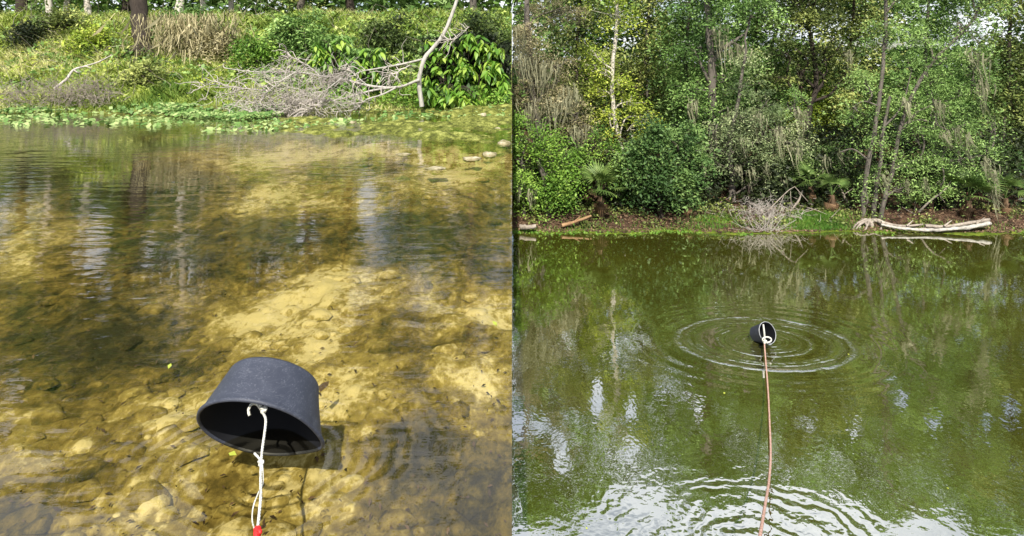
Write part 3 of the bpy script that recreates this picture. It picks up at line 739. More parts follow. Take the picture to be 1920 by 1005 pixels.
# --- roots and logs at the right edge
rt = thing('root_tangle', 'bare pale roots spreading at the foot of the leaning clump', 'roots', G(1632, 436, 0))
for i in range(13):
    s = P(1632 + R.randn() * 8, 412, 19.1); a = i / 12 * 2 - 1
    e = P(1632 + a * 34, 430 + R.rand() * 12, 18.5 + R.rand() * .4)
    mb = MB(); tube(mb, [s, (s + e) / 2 + np.array((a * .14, -.1, .06)), e], .05, .018, 5, 8, rough=.2)
    mb.build('root', M['driftwood'], rt, True)
lg = thing('fallen_log', 'long bleached split log lying at the water edge right of the roots', 'log', G(1750, 432, 0))
mb = MB(); tube(mb, [P(1652, 421, 18.6), P(1690, 428, 18.4), P(1750, 431, 18.3), P(1810, 427, 18.3), P(1856, 419, 18.4)], .05, .075, 10, 36, rough=.38, flat=.7)
mb.build('trunk', M['deadgrey'], lg, True)
mb = MB(); tube(mb, [P(1652, 417, 18.7), P(1690, 424, 18.6), P(1730, 421, 18.6)], .05, .03, 6, 12, rough=.25)
tube(mb, [P(1735, 424, 18.5), P(1780, 424, 18.5), P(1855, 412, 18.55)], .05, .05, 6, 14, rough=.3)
mb.build('split_slab', M['driftwood'], lg, True)
for (a, b_) in [((1700, 424), (1712, 413)), ((1770, 424), (1785, 413)), ((1830, 420), (1846, 408))]:
    mb = MB(); tube(mb, [P(*a, 18.4), P(*b_, 18.5)], .035, .01, 5, 6, rough=.3); mb.build('branch_stub', M['driftwood'], lg, True)
mb = MB(); tube(mb, [P(1053, 423, 18.55), P(1075, 417, 18.7), P(1108, 405, 19.0)], .055, .035, 7, 12, rough=.2)
tube(mb, [P(1075, 417, 18.7), P(1088, 406, 18.8)], .03, .01, 5, 5)
tag(mb.build('driftwood', M['tanwood'], None, True), 'tan driftwood stick slanting on the brown bank at the left', 'driftwood')
mb = MB(); tube(mb, [P(976, 425, 18.5), P(990, 426, 18.4), P(1005, 424, 18.4)], .08, .06, 7, 8, rough=.25)
tag(mb.build('driftwood', M['driftwood'], None, True), 'short grey wood chunk at the left corner of the far shore', 'driftwood')
mb = MB(); tube(mb, [P(1783, 339, 19.4), P(1770, 357, 19.3), P(1746, 375, 19.2), P(1723, 397, 19.4)], .015, .035, 5, 14, rough=.1)
tube(mb, [P(1760, 365, 19.3), P(1772, 380, 19.2)], .015, .005, 4, 5); tube(mb, [P(1775, 350, 19.3), P(1790, 352, 19.2)], .01, .004, 4, 5)
tag(mb.build('bare_branch', M['driftwood'], None, True), 'bare dead branch curving down right of the leaning clump', 'branch')
mb = MB(); tube(mb, [P(1440, 395, 19.2), P(1475, 360, 19.3), P(1490, 350, 19.3)], .02, .01, 4, 8)
tube(mb, [P(1490, 350, 19.3), P(1515, 378, 19.2)], .014, .008, 4, 6); tube(mb, [P(1470, 366, 19.3), P(1458, 395, 19.1)], .012, .006, 4, 6)
tube(mb, [P(1482, 358, 19.3), P(1484, 392, 19.1)], .01, .005, 4, 6)
tag(mb.build('bare_branch', M['driftwood'], None, True), 'pale crooked dead branch standing left of the green grass patch', 'branch')
mb = MB()
for i in range(26):
    px = 1180 + R.rand() * 620; d = 19.3 + R.rand() * 1.2; z0 = float(rb_z(np.array((px - CX) / F * d), np.array(d)))
    s = np.array(((px - CX) / F * d, d, z0 + .03)); e = s + np.array((R.randn() * .45, R.randn() * .2, .05 + .3 * R.rand()))
    tube(mb, [s, (s + e) / 2 + R.randn(3) * .05, e], .016, .006, 4, 6)
tag(mb.build('fallen_sticks', M['driftwood'], None, True, 1), 'loose dead sticks scattered over the brown far bank', 'sticks', None, 'stuff')

# dead bush
def tangle(mb, c, ax, n, L, r, curve=.35, tone=.5, up=.4):
    for i in range(n):
        s = c + R.randn(3) * ax * .5
        dirv = R.randn(3) * np.array((1, .6, .7)) + np.array((0, 0, up)); dirv /= np.linalg.norm(dirv)
        l = L * (.4 + .9 * R.rand()); k = 6
        pts = [s]
        for j in range(k):
            dirv = dirv + R.randn(3) * curve; dirv /= np.linalg.norm(dirv); pts.append(pts[-1] + dirv * l / k)
        tube(mb, pts, r, r * .35, 3, tone=tone)
db = thing('dead_bush', 'bleached leafless bush standing in the water at mid bank', 'bush', G(1432, 437, 0))
mb = MB()
for i in range(70):
    s = G(1432 + R.randn() * 12, 437, -.03); a = R.randn() * .75; l = .45 + .45 * R.rand()
    e = s + np.array((math.sin(a) * l * 1.1, R.randn() * .2, math.cos(a) * l * .85))
    tube(mb, [s, (s + e) / 2 + R.randn(3) * .05, e], .008, .003, 3, 5)
mb.build('stems', M['deadwood'], db, False)
mb = MB(); tangle(mb, G(1432, 420, 0) + np.array((0, 0, .3)), np.array((1.0, .4, .36)), 560, .34, .006, .5); mb.build('twigs', M['deadwood'], db, False)

# grass and weeds on the far bank
def blades(mb, x, y, z, h, w, tone, lean=.35):
    n = len(x)
    a = R.rand(n) * 6.28; ln = R.randn(n, 2) * lean * h[:, None]
    b = np.stack([x, y, z], 1); off = np.stack([np.cos(a) * w, np.sin(a) * w, 0 * a], 1)
    mid = b + np.stack([ln[:, 0] * .35, ln[:, 1] * .35, h * .6], 1); tip = b + np.stack([ln[:, 0], ln[:, 1], h], 1)
    v = np.stack([b - off, b + off, mid + off * .8, tip, mid - off * .8], 1).reshape(-1, 3)
    i = np.arange(n)[:, None] * 5
    mb.add(v, (i + np.array([[0, 1, 2, 3, 4]])), np.repeat(tone, 5))
mb = MB()
n = 4200
px = np.concatenate([1530 + R.randn(n) * 38, 1340 + R.randn(n // 5) * 34, 1000 + R.rand(n // 6) * 900]); m_ = len(px)
d = np.concatenate([18.55 + R.rand(n) * 1.2, 18.6 + R.rand(n // 5) * .8, 18.5 + R.rand(n // 6) * .5])
x = (px - CX) / F * d; z = rb_z(x, d); ok = (z > 0.0) & (x > 0.02)
blades(mb, x[ok], d[ok], z[ok], .03 + .11 * R.rand(ok.sum()), .007, .2 + .8 * R.rand(ok.sum()))
tag(mb.build('bank_grass', M['lawn'], None, False), 'short green grass in patches on the brown far bank', 'grass', None, 'stuff')
mb = MB()
n = 16000
x = R.rand(n) * 17; d = 18.5 + R.rand(n) * 2.0
f_ = fbm(x * 1.3 + 50, d * 2, 4); z = rb_z(x, d) + R.rand(n) * .22
ok = (f_ > .58) & (x > .05) & (rb_z(x, d) > .02)
leaves(mb, np.stack([x, d, z], 1)[ok], .085, (.1 + .7 * R.rand(n))[ok], .8, .5)
tag(mb.build('bank_weeds', M['olive'], None, False, 1), 'low dull weeds dotted over the brown far bank', 'weeds', None, 'stuff')
mb = MB()
n = 12000
x = R.rand(n) * 17; d = 18.3 + R.rand(n) ** 1.3 * 1.8; z = rb_z(x, d); ok = z > .01
leaves(mb, np.stack([x, d, z + .012], 1)[ok], .07, R.rand(ok.sum()), 2.5, .55, 0)
tag(mb.build('leaf_litter', M['litter'], None, False), 'fallen brown leaves covering the far bank', 'leaves', None, 'stuff')
mb = MB()
n = 1800
x = R.rand(n) * 16.5; d0 = 18.35 + 1.0 * (fbm(x * .6 + 5, x * 0, 5, .6) - .5); d = d0 + R.randn(n) * .10 - .02
ok = fbm(x * 1.2, x * 0 + 4, 4) > .5
leaves(mb, np.stack([x, d, np.maximum(rb_z(x, d), 0) + .01], 1)[ok], .06, (.4 + .7 * R.rand(n))[ok], 2.5, .7, 0)
tag(mb.build('shore_weeds', M['lawn'], None, False), 'thin line of yellow-green weeds along the far waterline', 'weeds', None, 'stuff')

# ------------------------------------------------------------------ LEFT BANK
# background trees behind the grassy slope
LB = 'trees behind the grassy bank'
lt = [(95, 20.5, 'barkpale', 5, -6, 'pale thin trunk nearest the left edge behind the grass'), (122, 22, 'barkpale', 4.5, 8, 'thin pale trunk second from the left behind the grass'),
      (168, 21, 'barkpale', 5, -10, 'white slightly leaning trunk third from the left behind the grass'), (235, 23, 'barkdark', 7, 4, 'brown trunk left of the dark hollow behind the grass'),
      (335, 20.5, 'barkpale', 6.5, 4, 'stout pale trunk right of the dark hollow'), (382, 22, 'barkpale', 4.5, -4, 'slim pale trunk behind the tan leaf litter'),
      (432, 23, 'barkpale', 4, 3, 'slim grey trunk above the left end of the dead branches'), (560, 23, 'barkgrey', 6, 10, 'grey trunk behind the middle of the dead branches'),
      (660, 24, 'barkdark', 7, -8, 'dark trunk behind the dead branches left of the leafy shrubs'), (40, 23, 'barkdark', 8, 3, 'dark trunk in the top left corner'),
      (890, 23, 'barkgrey', 6, -6, 'grey trunk behind the leafy shrubs')]
for i, (px, d, bm, r, ln, lab) in enumerate(lt):
    z0 = float(lb_z(np.array((px - CX) / F * d), np.array(float(d)))); py0 = HY + (ZC - z0) / d * F
    bl = []
    for j in range(9):
        bl.append((px + R.randn() * 55, -60 - j * 38 + R.randn() * 15, 46, 26))
    tree('tree', lab, 'tree', d, [([(px, py0), (px + ln, -40), (px + 2 * ln, -200), (px + ln, -330)], r * 1.35, r * .6)], bl,
         M[['mid', 'bright', 'olive', 'mid', 'grey'][i % 5]], M[bm], LB, .14, .6, -1, cl=.28, depth=1.0, tone0=.5)
mb = MB()
n = 90000
d = 29 + 10 * R.rand(n); x = -R.rand(n) * d * 1.05
z = 5.8 + R.rand(n) * (15 + 5 * fbm(x * .3, d * .1, 4))
c = np.stack([x, d, z], 1)
keep = (fbm(x * .45 + 4, z * .45, 4) > .45 - .2 * (z < 8)) & (x < -.05) & canopy_keep(c, -1)
c = c[keep]
leaves(mb, c, .42, .2 + .5 * R.rand(len(c)), .3, .55)
tag(mb.build('distant_wood', M['mid'], None, False, -1), 'shaded wood beyond the grassy bank', 'wood', None, 'stuff')

# slope grass
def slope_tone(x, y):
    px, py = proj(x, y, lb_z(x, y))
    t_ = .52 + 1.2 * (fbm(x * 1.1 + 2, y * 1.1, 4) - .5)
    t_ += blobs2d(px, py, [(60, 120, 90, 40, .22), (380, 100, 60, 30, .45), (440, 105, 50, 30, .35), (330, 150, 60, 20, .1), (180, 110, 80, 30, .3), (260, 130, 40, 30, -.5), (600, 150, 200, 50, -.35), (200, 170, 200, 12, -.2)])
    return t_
mb = MB()
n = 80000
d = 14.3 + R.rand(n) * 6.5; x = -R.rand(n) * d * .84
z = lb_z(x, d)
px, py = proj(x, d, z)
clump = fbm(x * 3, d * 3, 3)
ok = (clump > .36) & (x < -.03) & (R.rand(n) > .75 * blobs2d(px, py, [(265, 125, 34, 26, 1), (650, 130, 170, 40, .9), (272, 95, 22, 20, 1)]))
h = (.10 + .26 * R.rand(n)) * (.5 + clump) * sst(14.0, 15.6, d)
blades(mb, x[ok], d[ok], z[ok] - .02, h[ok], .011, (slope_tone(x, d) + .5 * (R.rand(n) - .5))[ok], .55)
tag(mb.build('bank_grass', M['grass'], None, False, -1), 'sunlit yellow-green grass covering the sloping bank', 'grass', None, 'stuff')
# taller weeds
def leafy(name, lab, region, n, size, m, hmax, seed=0, thr=.45):
    mb = MB(); x0, x1, d0, d1 = region
    d = d0 + R.rand(n) * (d1 - d0); px = x0 + R.rand(n) * (x1 - x0); x = (px - CX) / F * d
    f = fbm(x * 2.2 + seed, d * 2.2, 4)
    ok = (f > thr) & (x < -.04)
    z = lb_z(x, d) + R.rand(n) * hmax * (f - thr + .25) * 2.2
    leaves(mb, np.stack([x, d, z], 1)[ok], size, (.15 + .8 * R.rand(n))[ok] * .8 + .2, .8, .55)
    return tag(mb.build(name, m, None, False, -1), lab, 'weeds', None, 'stuff')
leafy('leafy_weeds', 'mixed green weeds growing among the grass of the slope', (0, 960, 15.0, 19.5), 18000, .09, M['yellow'], .35, 3, .53)
leafy('bright_weeds', 'fresh bright green weeds at the foot of the shrubs', (600, 960, 14.6, 16.2), 9000, .085, M['bright'], .35, 8, .35)
leafy('dark_weeds', 'deep green weeds in the shaded hollow of the slope', (480, 960, 15.4, 18.5), 14000, .10, M['mid'], .4, 12, .42)
leafy('drooping_weeds', 'tall drooping fresh green weeds behind the dead limbs', (430, 960, 15.6, 19.8), 26000, .13, M['weedlime'], .55, 21, .50)
leafy('shaded_weeds', 'dull dark weeds filling the hollows of the slope', (0, 960, 16.0, 20.5), 26000, .12, M['mid'], .4, 33, .52)
leafy('pale_weeds', 'pale straw and lime weeds on the sunlit slope', (0, 560, 15.4, 20.4), 16000, .08, M['yellow'], .35, 41, .54)
mb = MB()
for i in range(420):
    px_ = R.rand() * 900; d_ = 15.3 + R.rand() * 5; x_ = (px_ - CX) / F * d_; z_ = float(lb_z(np.array(x_), np.array(d_)))
    q_ = np.array((x_, d_, z_)); dv_ = R.randn(3) * (1, .4, .5) + (0, 0, .5); pts_ = [q_]
    for j in range(6):
        dv_ = dv_ + R.randn(3) * .4; dv_ /= np.linalg.norm(dv_); pts_.append(pts_[-1] + dv_ * (.06 + .08 * (i % 3)))
    if max(p__[0] for p__ in pts_) < -.05: tube(mb, pts_, .009, .003, 3)
tag(mb.build('dry_stalks', M['driftwood'], None, False, -1), 'dry stalks and vines tangled through the grass slope', 'stalks', None, 'stuff')
# floating round-leaved plants at the waterline
mb = MB()
n = 17000
px = R.rand(n) * 960; edge = np.interp(px, [0, 180, 300, 430, 600, 800, 960], [218, 212, 222, 232, 215, 200, 196]); py = edge - 4 - np.abs(R.randn(n)) * 17 + R.randn(n) * 2
stray = R.rand(n) < .07; py = np.where(stray, edge + R.rand(n) * 22, py); py = np.clip(py, 165, 260)
p_ = np.stack([(px - CX) / F, np.ones(n), np.zeros(n)], 1)
d = (ZC - ZL) * F / (py - HY); x = (px - CX) / F * d
z = np.maximum(ZL + .012, np.maximum(lb_z(x, np.maximum(d, 13.2)) * (d > 13.2), bed_z(x, d))) + .012 + .07 * R.rand(n) * (~stray)
ok = (fbm(x * 1.3, d * 1.3 + 4, 4) > .40) & (x < -.03)
leaves(mb, np.stack([x, d, z], 1)[ok], .085, (.25 + .75 * R.rand(n))[ok], 2.2, .85, 0)
tag(mb.build('floating_plants', M['weed'], None, False, -1), 'round-leaved water plants crowding the left waterline', 'water plants', None, 'stuff')

# dead grey brush at the left, twisted branch
br = thing('dead_brush', 'low grey leafless brush at the left edge above the water plants', 'brush', P(60, 195, 14.4))
for (cx_, w_) in ((40, 1.3), (110, .9), (170, .6)):
    mb = MB(); tangle(mb, P(cx_, 178, 14.8), np.array((w_, .3, .28)), 170, .5, .007, .4); mb.build('twigs', M['driftwood'], br, False, -1)
mb = MB()
tube(mb, [P(102, 166, 15.0), P(125, 148, 15.1), P(138, 131, 15.2), P(160, 124, 15.4), P(185, 116, 15.6), P(210, 103, 15.8)], .035, .012, 6, 22, rough=.1)
tube(mb, [P(138, 131, 15.2), P(146, 136, 15.2), P(152, 134, 15.3)], .02, .008, 5, 6); tube(mb, [P(160, 124, 15.4), P(172, 128, 15.3)], .015, .005, 4, 5)
tag(mb.build('crooked_branch', M['deadwood'], None, True), 'single crooked pale branch sticking out of the grass at the left', 'branch')
# dark stump and roots added to fill a dark gap in the slope
st = thing('dark_gap_stump', 'dark stump added in place of a dark gap at the top of the grassy slope', 'stump', P(272, 105, 18.2))
mb = MB(); tube(mb, [P(272, 108, 18.3), P(270, 85, 18.4), P(262, 40, 18.6), P(256, -30, 18.9)], .27, .2, 12, 14, rough=.2); mb.build('trunk', M['barkdark'], st, True)
for i in range(9):
    a = i * .7; q = P(272, 110, 18.3)
    mb = MB(); tube(mb, [P(270 + 16 * math.cos(a), 88, 18.3 - .2 * math.sin(a)), q + (.45 * math.cos(a), -.45 * abs(math.sin(a)), .15), q + (.8 * math.cos(a), -.8 * abs(math.sin(a)), -.12)], .10, .03, 6, 10, rough=.2); mb.build('root', M['barkdark'], st, True)
mb = MB()
n = 1500
px = 352 + R.randn(n) * 46; top = 22 + R.rand(n) * 75; q0 = np.stack([(px - CX) / F * 18.0, 18.0 + R.randn(n) * .3, ZC - (top - HY) / F * 18.0], 1)
blades(mb, q0[:, 0], q0[:, 1], q0[:, 2], -(.15 + .35 * R.rand(n)), .012, .2 + .8 * R.rand(n), .5)
tag(mb.build('dead_frond_curtain', M['tan'], None, False, -1), 'curtain of tan dead fronds hanging right of the added dark stump', 'dead fronds', None, 'stuff')

# fallen bleached tree
ft = thing('fallen_tree', 'bleached leafless tree fallen over the waterline with tangled grey twigs', 'tree', P(790, 198, 14.0))
def limb(pts, r0, r1, d=13.9, n=24):
    mb = MB(); q = [P(p[0], p[1], d + (p[2] if len(p) > 2 else 0)) for p in pts]
    tube(mb, q, r0 * .72, r1 * .72, 7, n, rough=.14); mb.build('limb', M['deadgrey'], ft, True, -1)
    return smooth_path(q, 30)
mb = MB(); tube(mb, [P(791, 200, 14), P(786, 152, 14), P(795, 112, 14), P(810, 92, 14.1), P(830, 67, 14.2), P(850, 20, 14.3), P(872, -50, 14.5), P(905, -150, 15), P(915, -260, 15.5)], .052, .03, 9, 34, rough=.14)
mb.build('trunk', M['deadgrey'], ft, True, -1)
LP = []
LP.append(limb([(787, 150), (777, 153), (745, 164), (692, 161), (640, 147), (600, 142), (555, 135), (480, 135), (425, 128)], .05, .012))
LP.append(limb([(793, 111), (755, 120), (705, 129), (675, 135), (650, 150)], .035, .012, 14.1))
LP.append(limb([(769, 122), (745, 136), (717, 147)], .02, .008, 14.0))
LP.append(limb([(745, 163), (697, 170), (642, 185), (600, 191), (505, 196), (450, 188)], .035, .01, 13.7))
LP.append(limb([(742, 165), (715, 178), (687, 187), (665, 205), (620, 210)], .03, .01, 13.5))
LP.append(limb([(610, 184), (590, 200), (577, 207), (540, 226)], .022, .007, 13.4))
LP.append(limb([(640, 147), (610, 170), (570, 200), (530, 215)], .022, .007, 13.5))
LP.append(limb([(555, 135), (530, 150), (500, 175), (480, 205), (470, 225)], .02, .007, 13.4))
LP.append(limb([(600, 142), (580, 125), (550, 108), (540, 104)], .02, .006, 14.0))
LP.append(limb([(500, 170), (450, 165), (400, 158), (375, 165)], .018, .005, 13.7))
LP.append(limb([(830, 67), (845, 75), (858, 70), (880, 50)], .02, .008, 14.1))
LP.append(limb([(690, 161), (660, 135), (652, 120)], .016, .005, 13.8))
mb = MB()
for q in LP:
    m_ = 18 if q[0][0] > -3.5 else 24
    for i in range(m_):
        s = q[R.randint(6, 30)]; l = .25 + .45 * R.rand(); dv_ = np.array((-.7 + R.randn() * .6, R.randn() * .4, R.randn() * .6)); pts = [s]
        for j in range(6):
            dv_ = dv_ + R.randn(3) * .4 + np.array((0, 0, -.08)); dv_ /= np.linalg.norm(dv_); pts.append(pts[-1] + dv_ * l / 6)
        tube(mb, pts, .011, .004, 4)
tangle(mb, P(560, 190, 13.6), np.array((.85, .35, .34)), 420, .5, .0065, .45, up=-.1)
tangle(mb, P(490, 185, 13.6), np.array((.8, .35, .34)), 240, .45, .0065, .45, up=-.1)
tangle(mb, P(620, 150, 13.8), np.array((.7, .3, .16)), 140, .45, .0065, .4)
tangle(mb, P(530, 140, 13.8), np.array((.7, .3, .2)), 110, .5, .0065, .4)
tangle(mb, P(660, 190, 13.5), np.array((.35, .3, .12)), 60, .35, .006, .4)
o = mb.build('twigs', M['deadwood'], ft, False, -1); o['kind'] = 'stuff'

# leafy shrubs, leaves as parts
def leaf_mesh():
    mb = MB()
    pr = [(0, 0), (.25, .30), (.5, .34), (.75, .2), (1, 0)]
    v = []
    for i, (t_, w) in enumerate(pr):
        zz = -.22 * t_ * t_
        if w == 0: v.append((0, t_, zz))
        else: v += [(-w * .55, t_, zz + .05), (0, t_, zz), (w * .55, t_, zz + .05)]
    # 0 | 1 2 3 | 4 5 6 | 7 8 9 | 10
    mb.add(v, [(0, 2, 1), (0, 3, 2), (7, 8, 10), (8, 9, 10)], .5)
    mb.f.append(np.array([(1, 2, 5, 4), (2, 3, 6, 5), (4, 5, 8, 7), (5, 6, 9, 8)]))
    o = mb.build('leaf', M['shrubleaf']); me = o.data; bpy.data.objects.remove(o); return me
def obj_leaf_mat(name, a, b, c):
    m, t = new_mat(name); g = N(t)
    oi = g.n('ShaderNodeObjectInfo').outputs['Random']
    col = g.ramp(oi, [(0, a), (.5, b), (1, c)])
    p = g.n('ShaderNodeBsdfPrincipled', {'Base Color': col, 'Roughness': .45})
    tr = g.n('ShaderNodeBsdfTranslucent', {'Color': col})
    g.out(g.n('ShaderNodeMixShader', {0: .35, 1: p.outputs[0], 2: tr.outputs[0]}).outputs[0]); return m
M['shrubleaf'] = obj_leaf_mat('shrub_leaf', (.06, .17, .015), (.18, .36, .04), (.42, .56, .09))
LM = leaf_mesh()
def shrub(lab, cx_, cy_, rx, ry, d, nleaf, back_m, sz=.22):
    b = P(cx_, min(cy_ + ry + 6, 188), d)
    root = thing('leafy_shrub', lab, 'shrub', b, 'leafy shrubs at the right of the grassy bank')
    mb = MB()
    ns = 12
    stems = []
    for i in range(ns):
        e = P(cx_ + (R.rand() * 2 - 1) * rx, cy_ + (R.rand() * 2 - 1) * ry, d + R.randn() * .2)
        q = smooth_path([b + (R.randn() * .1, 0, 0), (b + e) / 2 + (0, 0, .25), e], 10); stems.append(q)
        tube(mb, q, .016, .006, 4)
    mb.build('stems', M['barkdark'], root, True, -1)
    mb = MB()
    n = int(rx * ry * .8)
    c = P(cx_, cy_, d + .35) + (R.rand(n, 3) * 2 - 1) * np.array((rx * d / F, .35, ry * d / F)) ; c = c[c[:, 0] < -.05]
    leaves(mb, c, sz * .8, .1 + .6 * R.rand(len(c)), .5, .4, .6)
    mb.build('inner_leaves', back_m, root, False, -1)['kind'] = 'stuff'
    c0 = P(cx_, cy_, d)
    done = 0
    while done < nleaf:
        # whorls: leaves droop around a sprig point
        s = c0 + np.array(((R.rand() * 2 - 1) * rx, 0, (R.rand() * 2 - 1) * ry)) * d / F + np.array((0, -.1 - .3 * R.rand(), 0))
        if s[0] > -.12: continue
        for j in range(6):
            o = bpy.data.objects.new('leaf', LM); C.objects.link(o); o.parent = root
            az = j * 1.05 + R.rand() * .5
            o.location = Vector(s - b + np.array((0, 0, .05 * (j % 3) - .05)))
            o.rotation_euler = (-.35 - .75 * R.rand(), .3 * R.randn(), az)
            o.scale = (sz * (.7 + .6 * R.rand()),) * 3
            done += 1
tt_ = [('broad-leaved shrub just right of the leaning pale trunk', 835, 125, 42, 55, 15.3, 150), ('broad-leaved shrub between the leaning trunk shrub and the photo centre line', 893, 110, 38, 48, 15.5, 150),
       ('broad-leaved shrub at the right end of the grassy bank', 938, 135, 26, 55, 15.2, 110), ('light shrub left of the leaning pale trunk behind the dead limbs', 690, 125, 34, 34, 15.5, 90),
       ('yellowish shrub above the middle of the dead limbs', 625, 95, 34, 26, 15.8, 80), ('low shrub at the foot of the leaning pale trunk', 845, 175, 50, 14, 14.8, 90)]
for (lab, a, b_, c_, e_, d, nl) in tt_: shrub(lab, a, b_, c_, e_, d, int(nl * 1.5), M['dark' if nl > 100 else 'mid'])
def bush(lab, px, py, rx, ry, d, m, size=.11, dens=1.2):
    tree('bush', lab, 'bush', d, [([(px, py + ry), (px + 2, py)], 2.5, 1.5)], [(px - rx * .3, py, rx * .7, ry), (px + rx * .35, py + ry * .2, rx * .6, ry * .8), (px, py - ry * .3, rx * .7, ry * .7)], m, M['barkdark'],
         'bushes on the grassy bank', size, dens, -1, cl=.18)
bush('shade-darkened bush filling the bank behind the dead limbs', 720, 75, 60, 50, 17.5, M['shade'])
bush('green bush above the left end of the dead limbs', 560, 70, 60, 36, 17.6, M['mid'])
bush('bright feathery bush near the dead limb tips', 480, 95, 36, 24, 17.0, M['bright'])
bush('dark shaded bush behind the broad-leaved shrubs', 900, 70, 70, 60, 17.5, M['shade'])
bush('small dark bush in the middle of the grass slope', 262, 132, 40, 20, 16.2, M['olive'])
bush('dark bush in the top left corner of the grassy bank', 55, 60, 45, 22, 18.5, M['dark'])
bush('yellow-green bush left of the added dark stump', 175, 72, 45, 24, 18.0, M['yellow'])
bush('tan-leaved bush right of the added stump roots', 415, 80, 40, 22, 18.0, M['tan'])
bush('olive bush at the top of the slope beside the far left trunks', 110, 40, 45, 24, 19.0, M['olive'])
bush('green bush behind the pale root curtain', 345, 35, 60, 24, 19.0, M['mid'])

# rocks
def rock(px, py, w, h, lab, z=ZL, name='rock', m='stone'):
    c = G(px, py, z); k = c[1] / F
    n1_, n2_ = 12, 7
    v = []
    for j in range(n2_ + 1):
        for i in range(n1_):
            a = i / n1_ * 2 * math.pi; b = j / n2_ * math.pi
            v.append((math.cos(a) * math.sin(b), math.sin(a) * math.sin(b), math.cos(b)))
    v = np.array(v); v *= 1 + .5 * (fbm(v[:, 0] * 2 + px, v[:, 1] * 2 + v[:, 2] * 2, 3)[:, None] - .5) * 2
    v = v * np.array((w * k * .5, w * k * .45, h * k * .62)) + c - (0, 0, h * k * .2)
    f = [(j * n1_ + i, j * n1_ + (i + 1) % n1_, (j + 1) * n1_ + (i + 1) % n1_, (j + 1) * n1_ + i) for j in range(n2_) for i in range(n1_)]
    mb = MB(); mb.add(v, f)
    tag(mb.build(name, M[m], None, True, -1), lab, 'rock', 'pale stones near the far edge of the pool')
rock(906, 217, 16, 11, 'small pinkish stone standing on the mossy mat')
rock(917, 289, 26, 12, 'pale round stone poking out of the shallow water, right of a flatter one')
rock(885, 297, 34, 8, 'flat pale stone just left of the round one')
rock(945, 268, 30, 12, 'light stone at the right border of the pool')
rock(757, 289, 26, 5, 'flat sunken stone out in the shallow water')
rock(662, 229, 14, 7, 'small white stone on the moss below the dead limbs')
rock(932, 241, 14, 6, 'grey stone on the moss mat beside the pinkish one')
rock(820, 315, 40, 5, 'wide flat stone just under the water surface')

# ------------------------------------------------------------------ BUCKETS
m, t = new_mat('black_plastic'); g = N(t)
pos = g.n('ShaderNodeTexCoord').outputs['Object']
sp1 = g.noise(260, 2, pos); sp2 = g.noise(9, 5, pos, .75)
dust = g.ramp(g.m('ADD', sp1, g.m('MULTIPLY', g.m('SUBTRACT', sp2, .5), .3)), [(.64, (.028, .033, .052)), (.72, (.13, .14, .18))])
big = g.n('ShaderNodeMix', data_type='RGBA'); t.links.new(g.ramp(sp2, [(.4, (0, 0, 0)), (.7, (.5, .5, .5))]), big.inputs['Factor'])
t.links.new(dust, big.inputs['A']); big.inputs['B'].default_value = (.055, .063, .092, 1)
scr = g.m('ABSOLUTE', g.m('SUBTRACT', g.noise(14, 3, g.scale(pos, (1, 1, 6)), .6, 1.0), .5))
scm = g.n('ShaderNodeMix', data_type='RGBA'); t.links.new(g.ramp(scr, [(0, (.55, .55, .55)), (.012, (0, 0, 0))]), scm.inputs['Factor'])
t.links.new(big.outputs['Result'], scm.inputs['A']); scm.inputs['B'].default_value = (.12, .13, .16, 1)
rg = g.m('ADD', .36, g.m('MULTIPLY', sp2, .4))
p = g.n('ShaderNodeBsdfPrincipled', {'Base Color': scm.outputs['Result'], 'Roughness': rg, 'Specular IOR Level': .5})
g.out(p.outputs[0]); M['plastic'] = m
m, t = new_mat('black_plastic_inner_shade'); g = N(t)
p = g.n('ShaderNodeBsdfPrincipled', {'Base Color': (.006, .0065, .009, 1), 'Roughness': .75, 'Specular IOR Level': .2}); g.out(p.outputs[0]); M['inside'] = m  # blacker copy of the plastic, inner shade put into its colour

def bucket(label, centre, axis, Rm, Rb, L, deform=None, roll=0.0, rim_mat=None):
    axis = Vector(axis).normalized()
    root = thing('bucket', label, 'bucket', centre)
    q = axis.to_track_quat('Z', 'Y'); Mx = q.to_matrix()
    n = 64
    def pt(r, z, i):
        a = 2 * math.pi * i / n
        v_ = Vector((math.cos(a), math.sin(a), 0))
        w = Mx @ v_
        rr = r
        s = 1.0; ex = Vector((0, 0, 0))
        if deform: s, ex = deform(w, z / L)
        return Vector(centre) + (Mx @ Vector((v_.x * rr * s, v_.y * rr * s, z))) + ex
    def lathe(prof, name, m):
        v = [pt(r, z, i) for (r, z) in prof for i in range(n)]
        f = [(j * n + i, j * n + (i + 1) % n, (j + 1) * n + (i + 1) % n, (j + 1) * n + i) for j in range(len(prof) - 1) for i in range(n)]
        mb = MB(); mb.add([tuple(a) for a in v], f); return mb.build(name, m, root, True)
    zs = np.linspace(0, L, 9)
    lathe([(Rm + (Rb - Rm) * z / L, z) for z in zs], 'outer_wall', M['plastic'])
    lathe([(Rm - .004 + (Rb - Rm) * z / L, z) for z in np.linspace(.001, L - .008, 9)][::-1], 'inner_wall', M['inside'])
    lathe([(Rb, L), (Rb * .97, L + .006), (Rb * .9, L + .004), (Rb * .5, L + .004), (.001, L + .004)], 'base', M['plastic'])
    lathe([(Rb - .004, L - .008), (.001, L - .008)][::-1], 'inner_base', M['inside'])
    prof = [(Rm - .004, .004), (Rm - .005, -.003), (Rm, -.006), (Rm + .004, -.003), (Rm + .005, .003), (Rm, .010)]
    lathe(prof, 'rim', rim_mat or M['plastic'])
    return root, pt

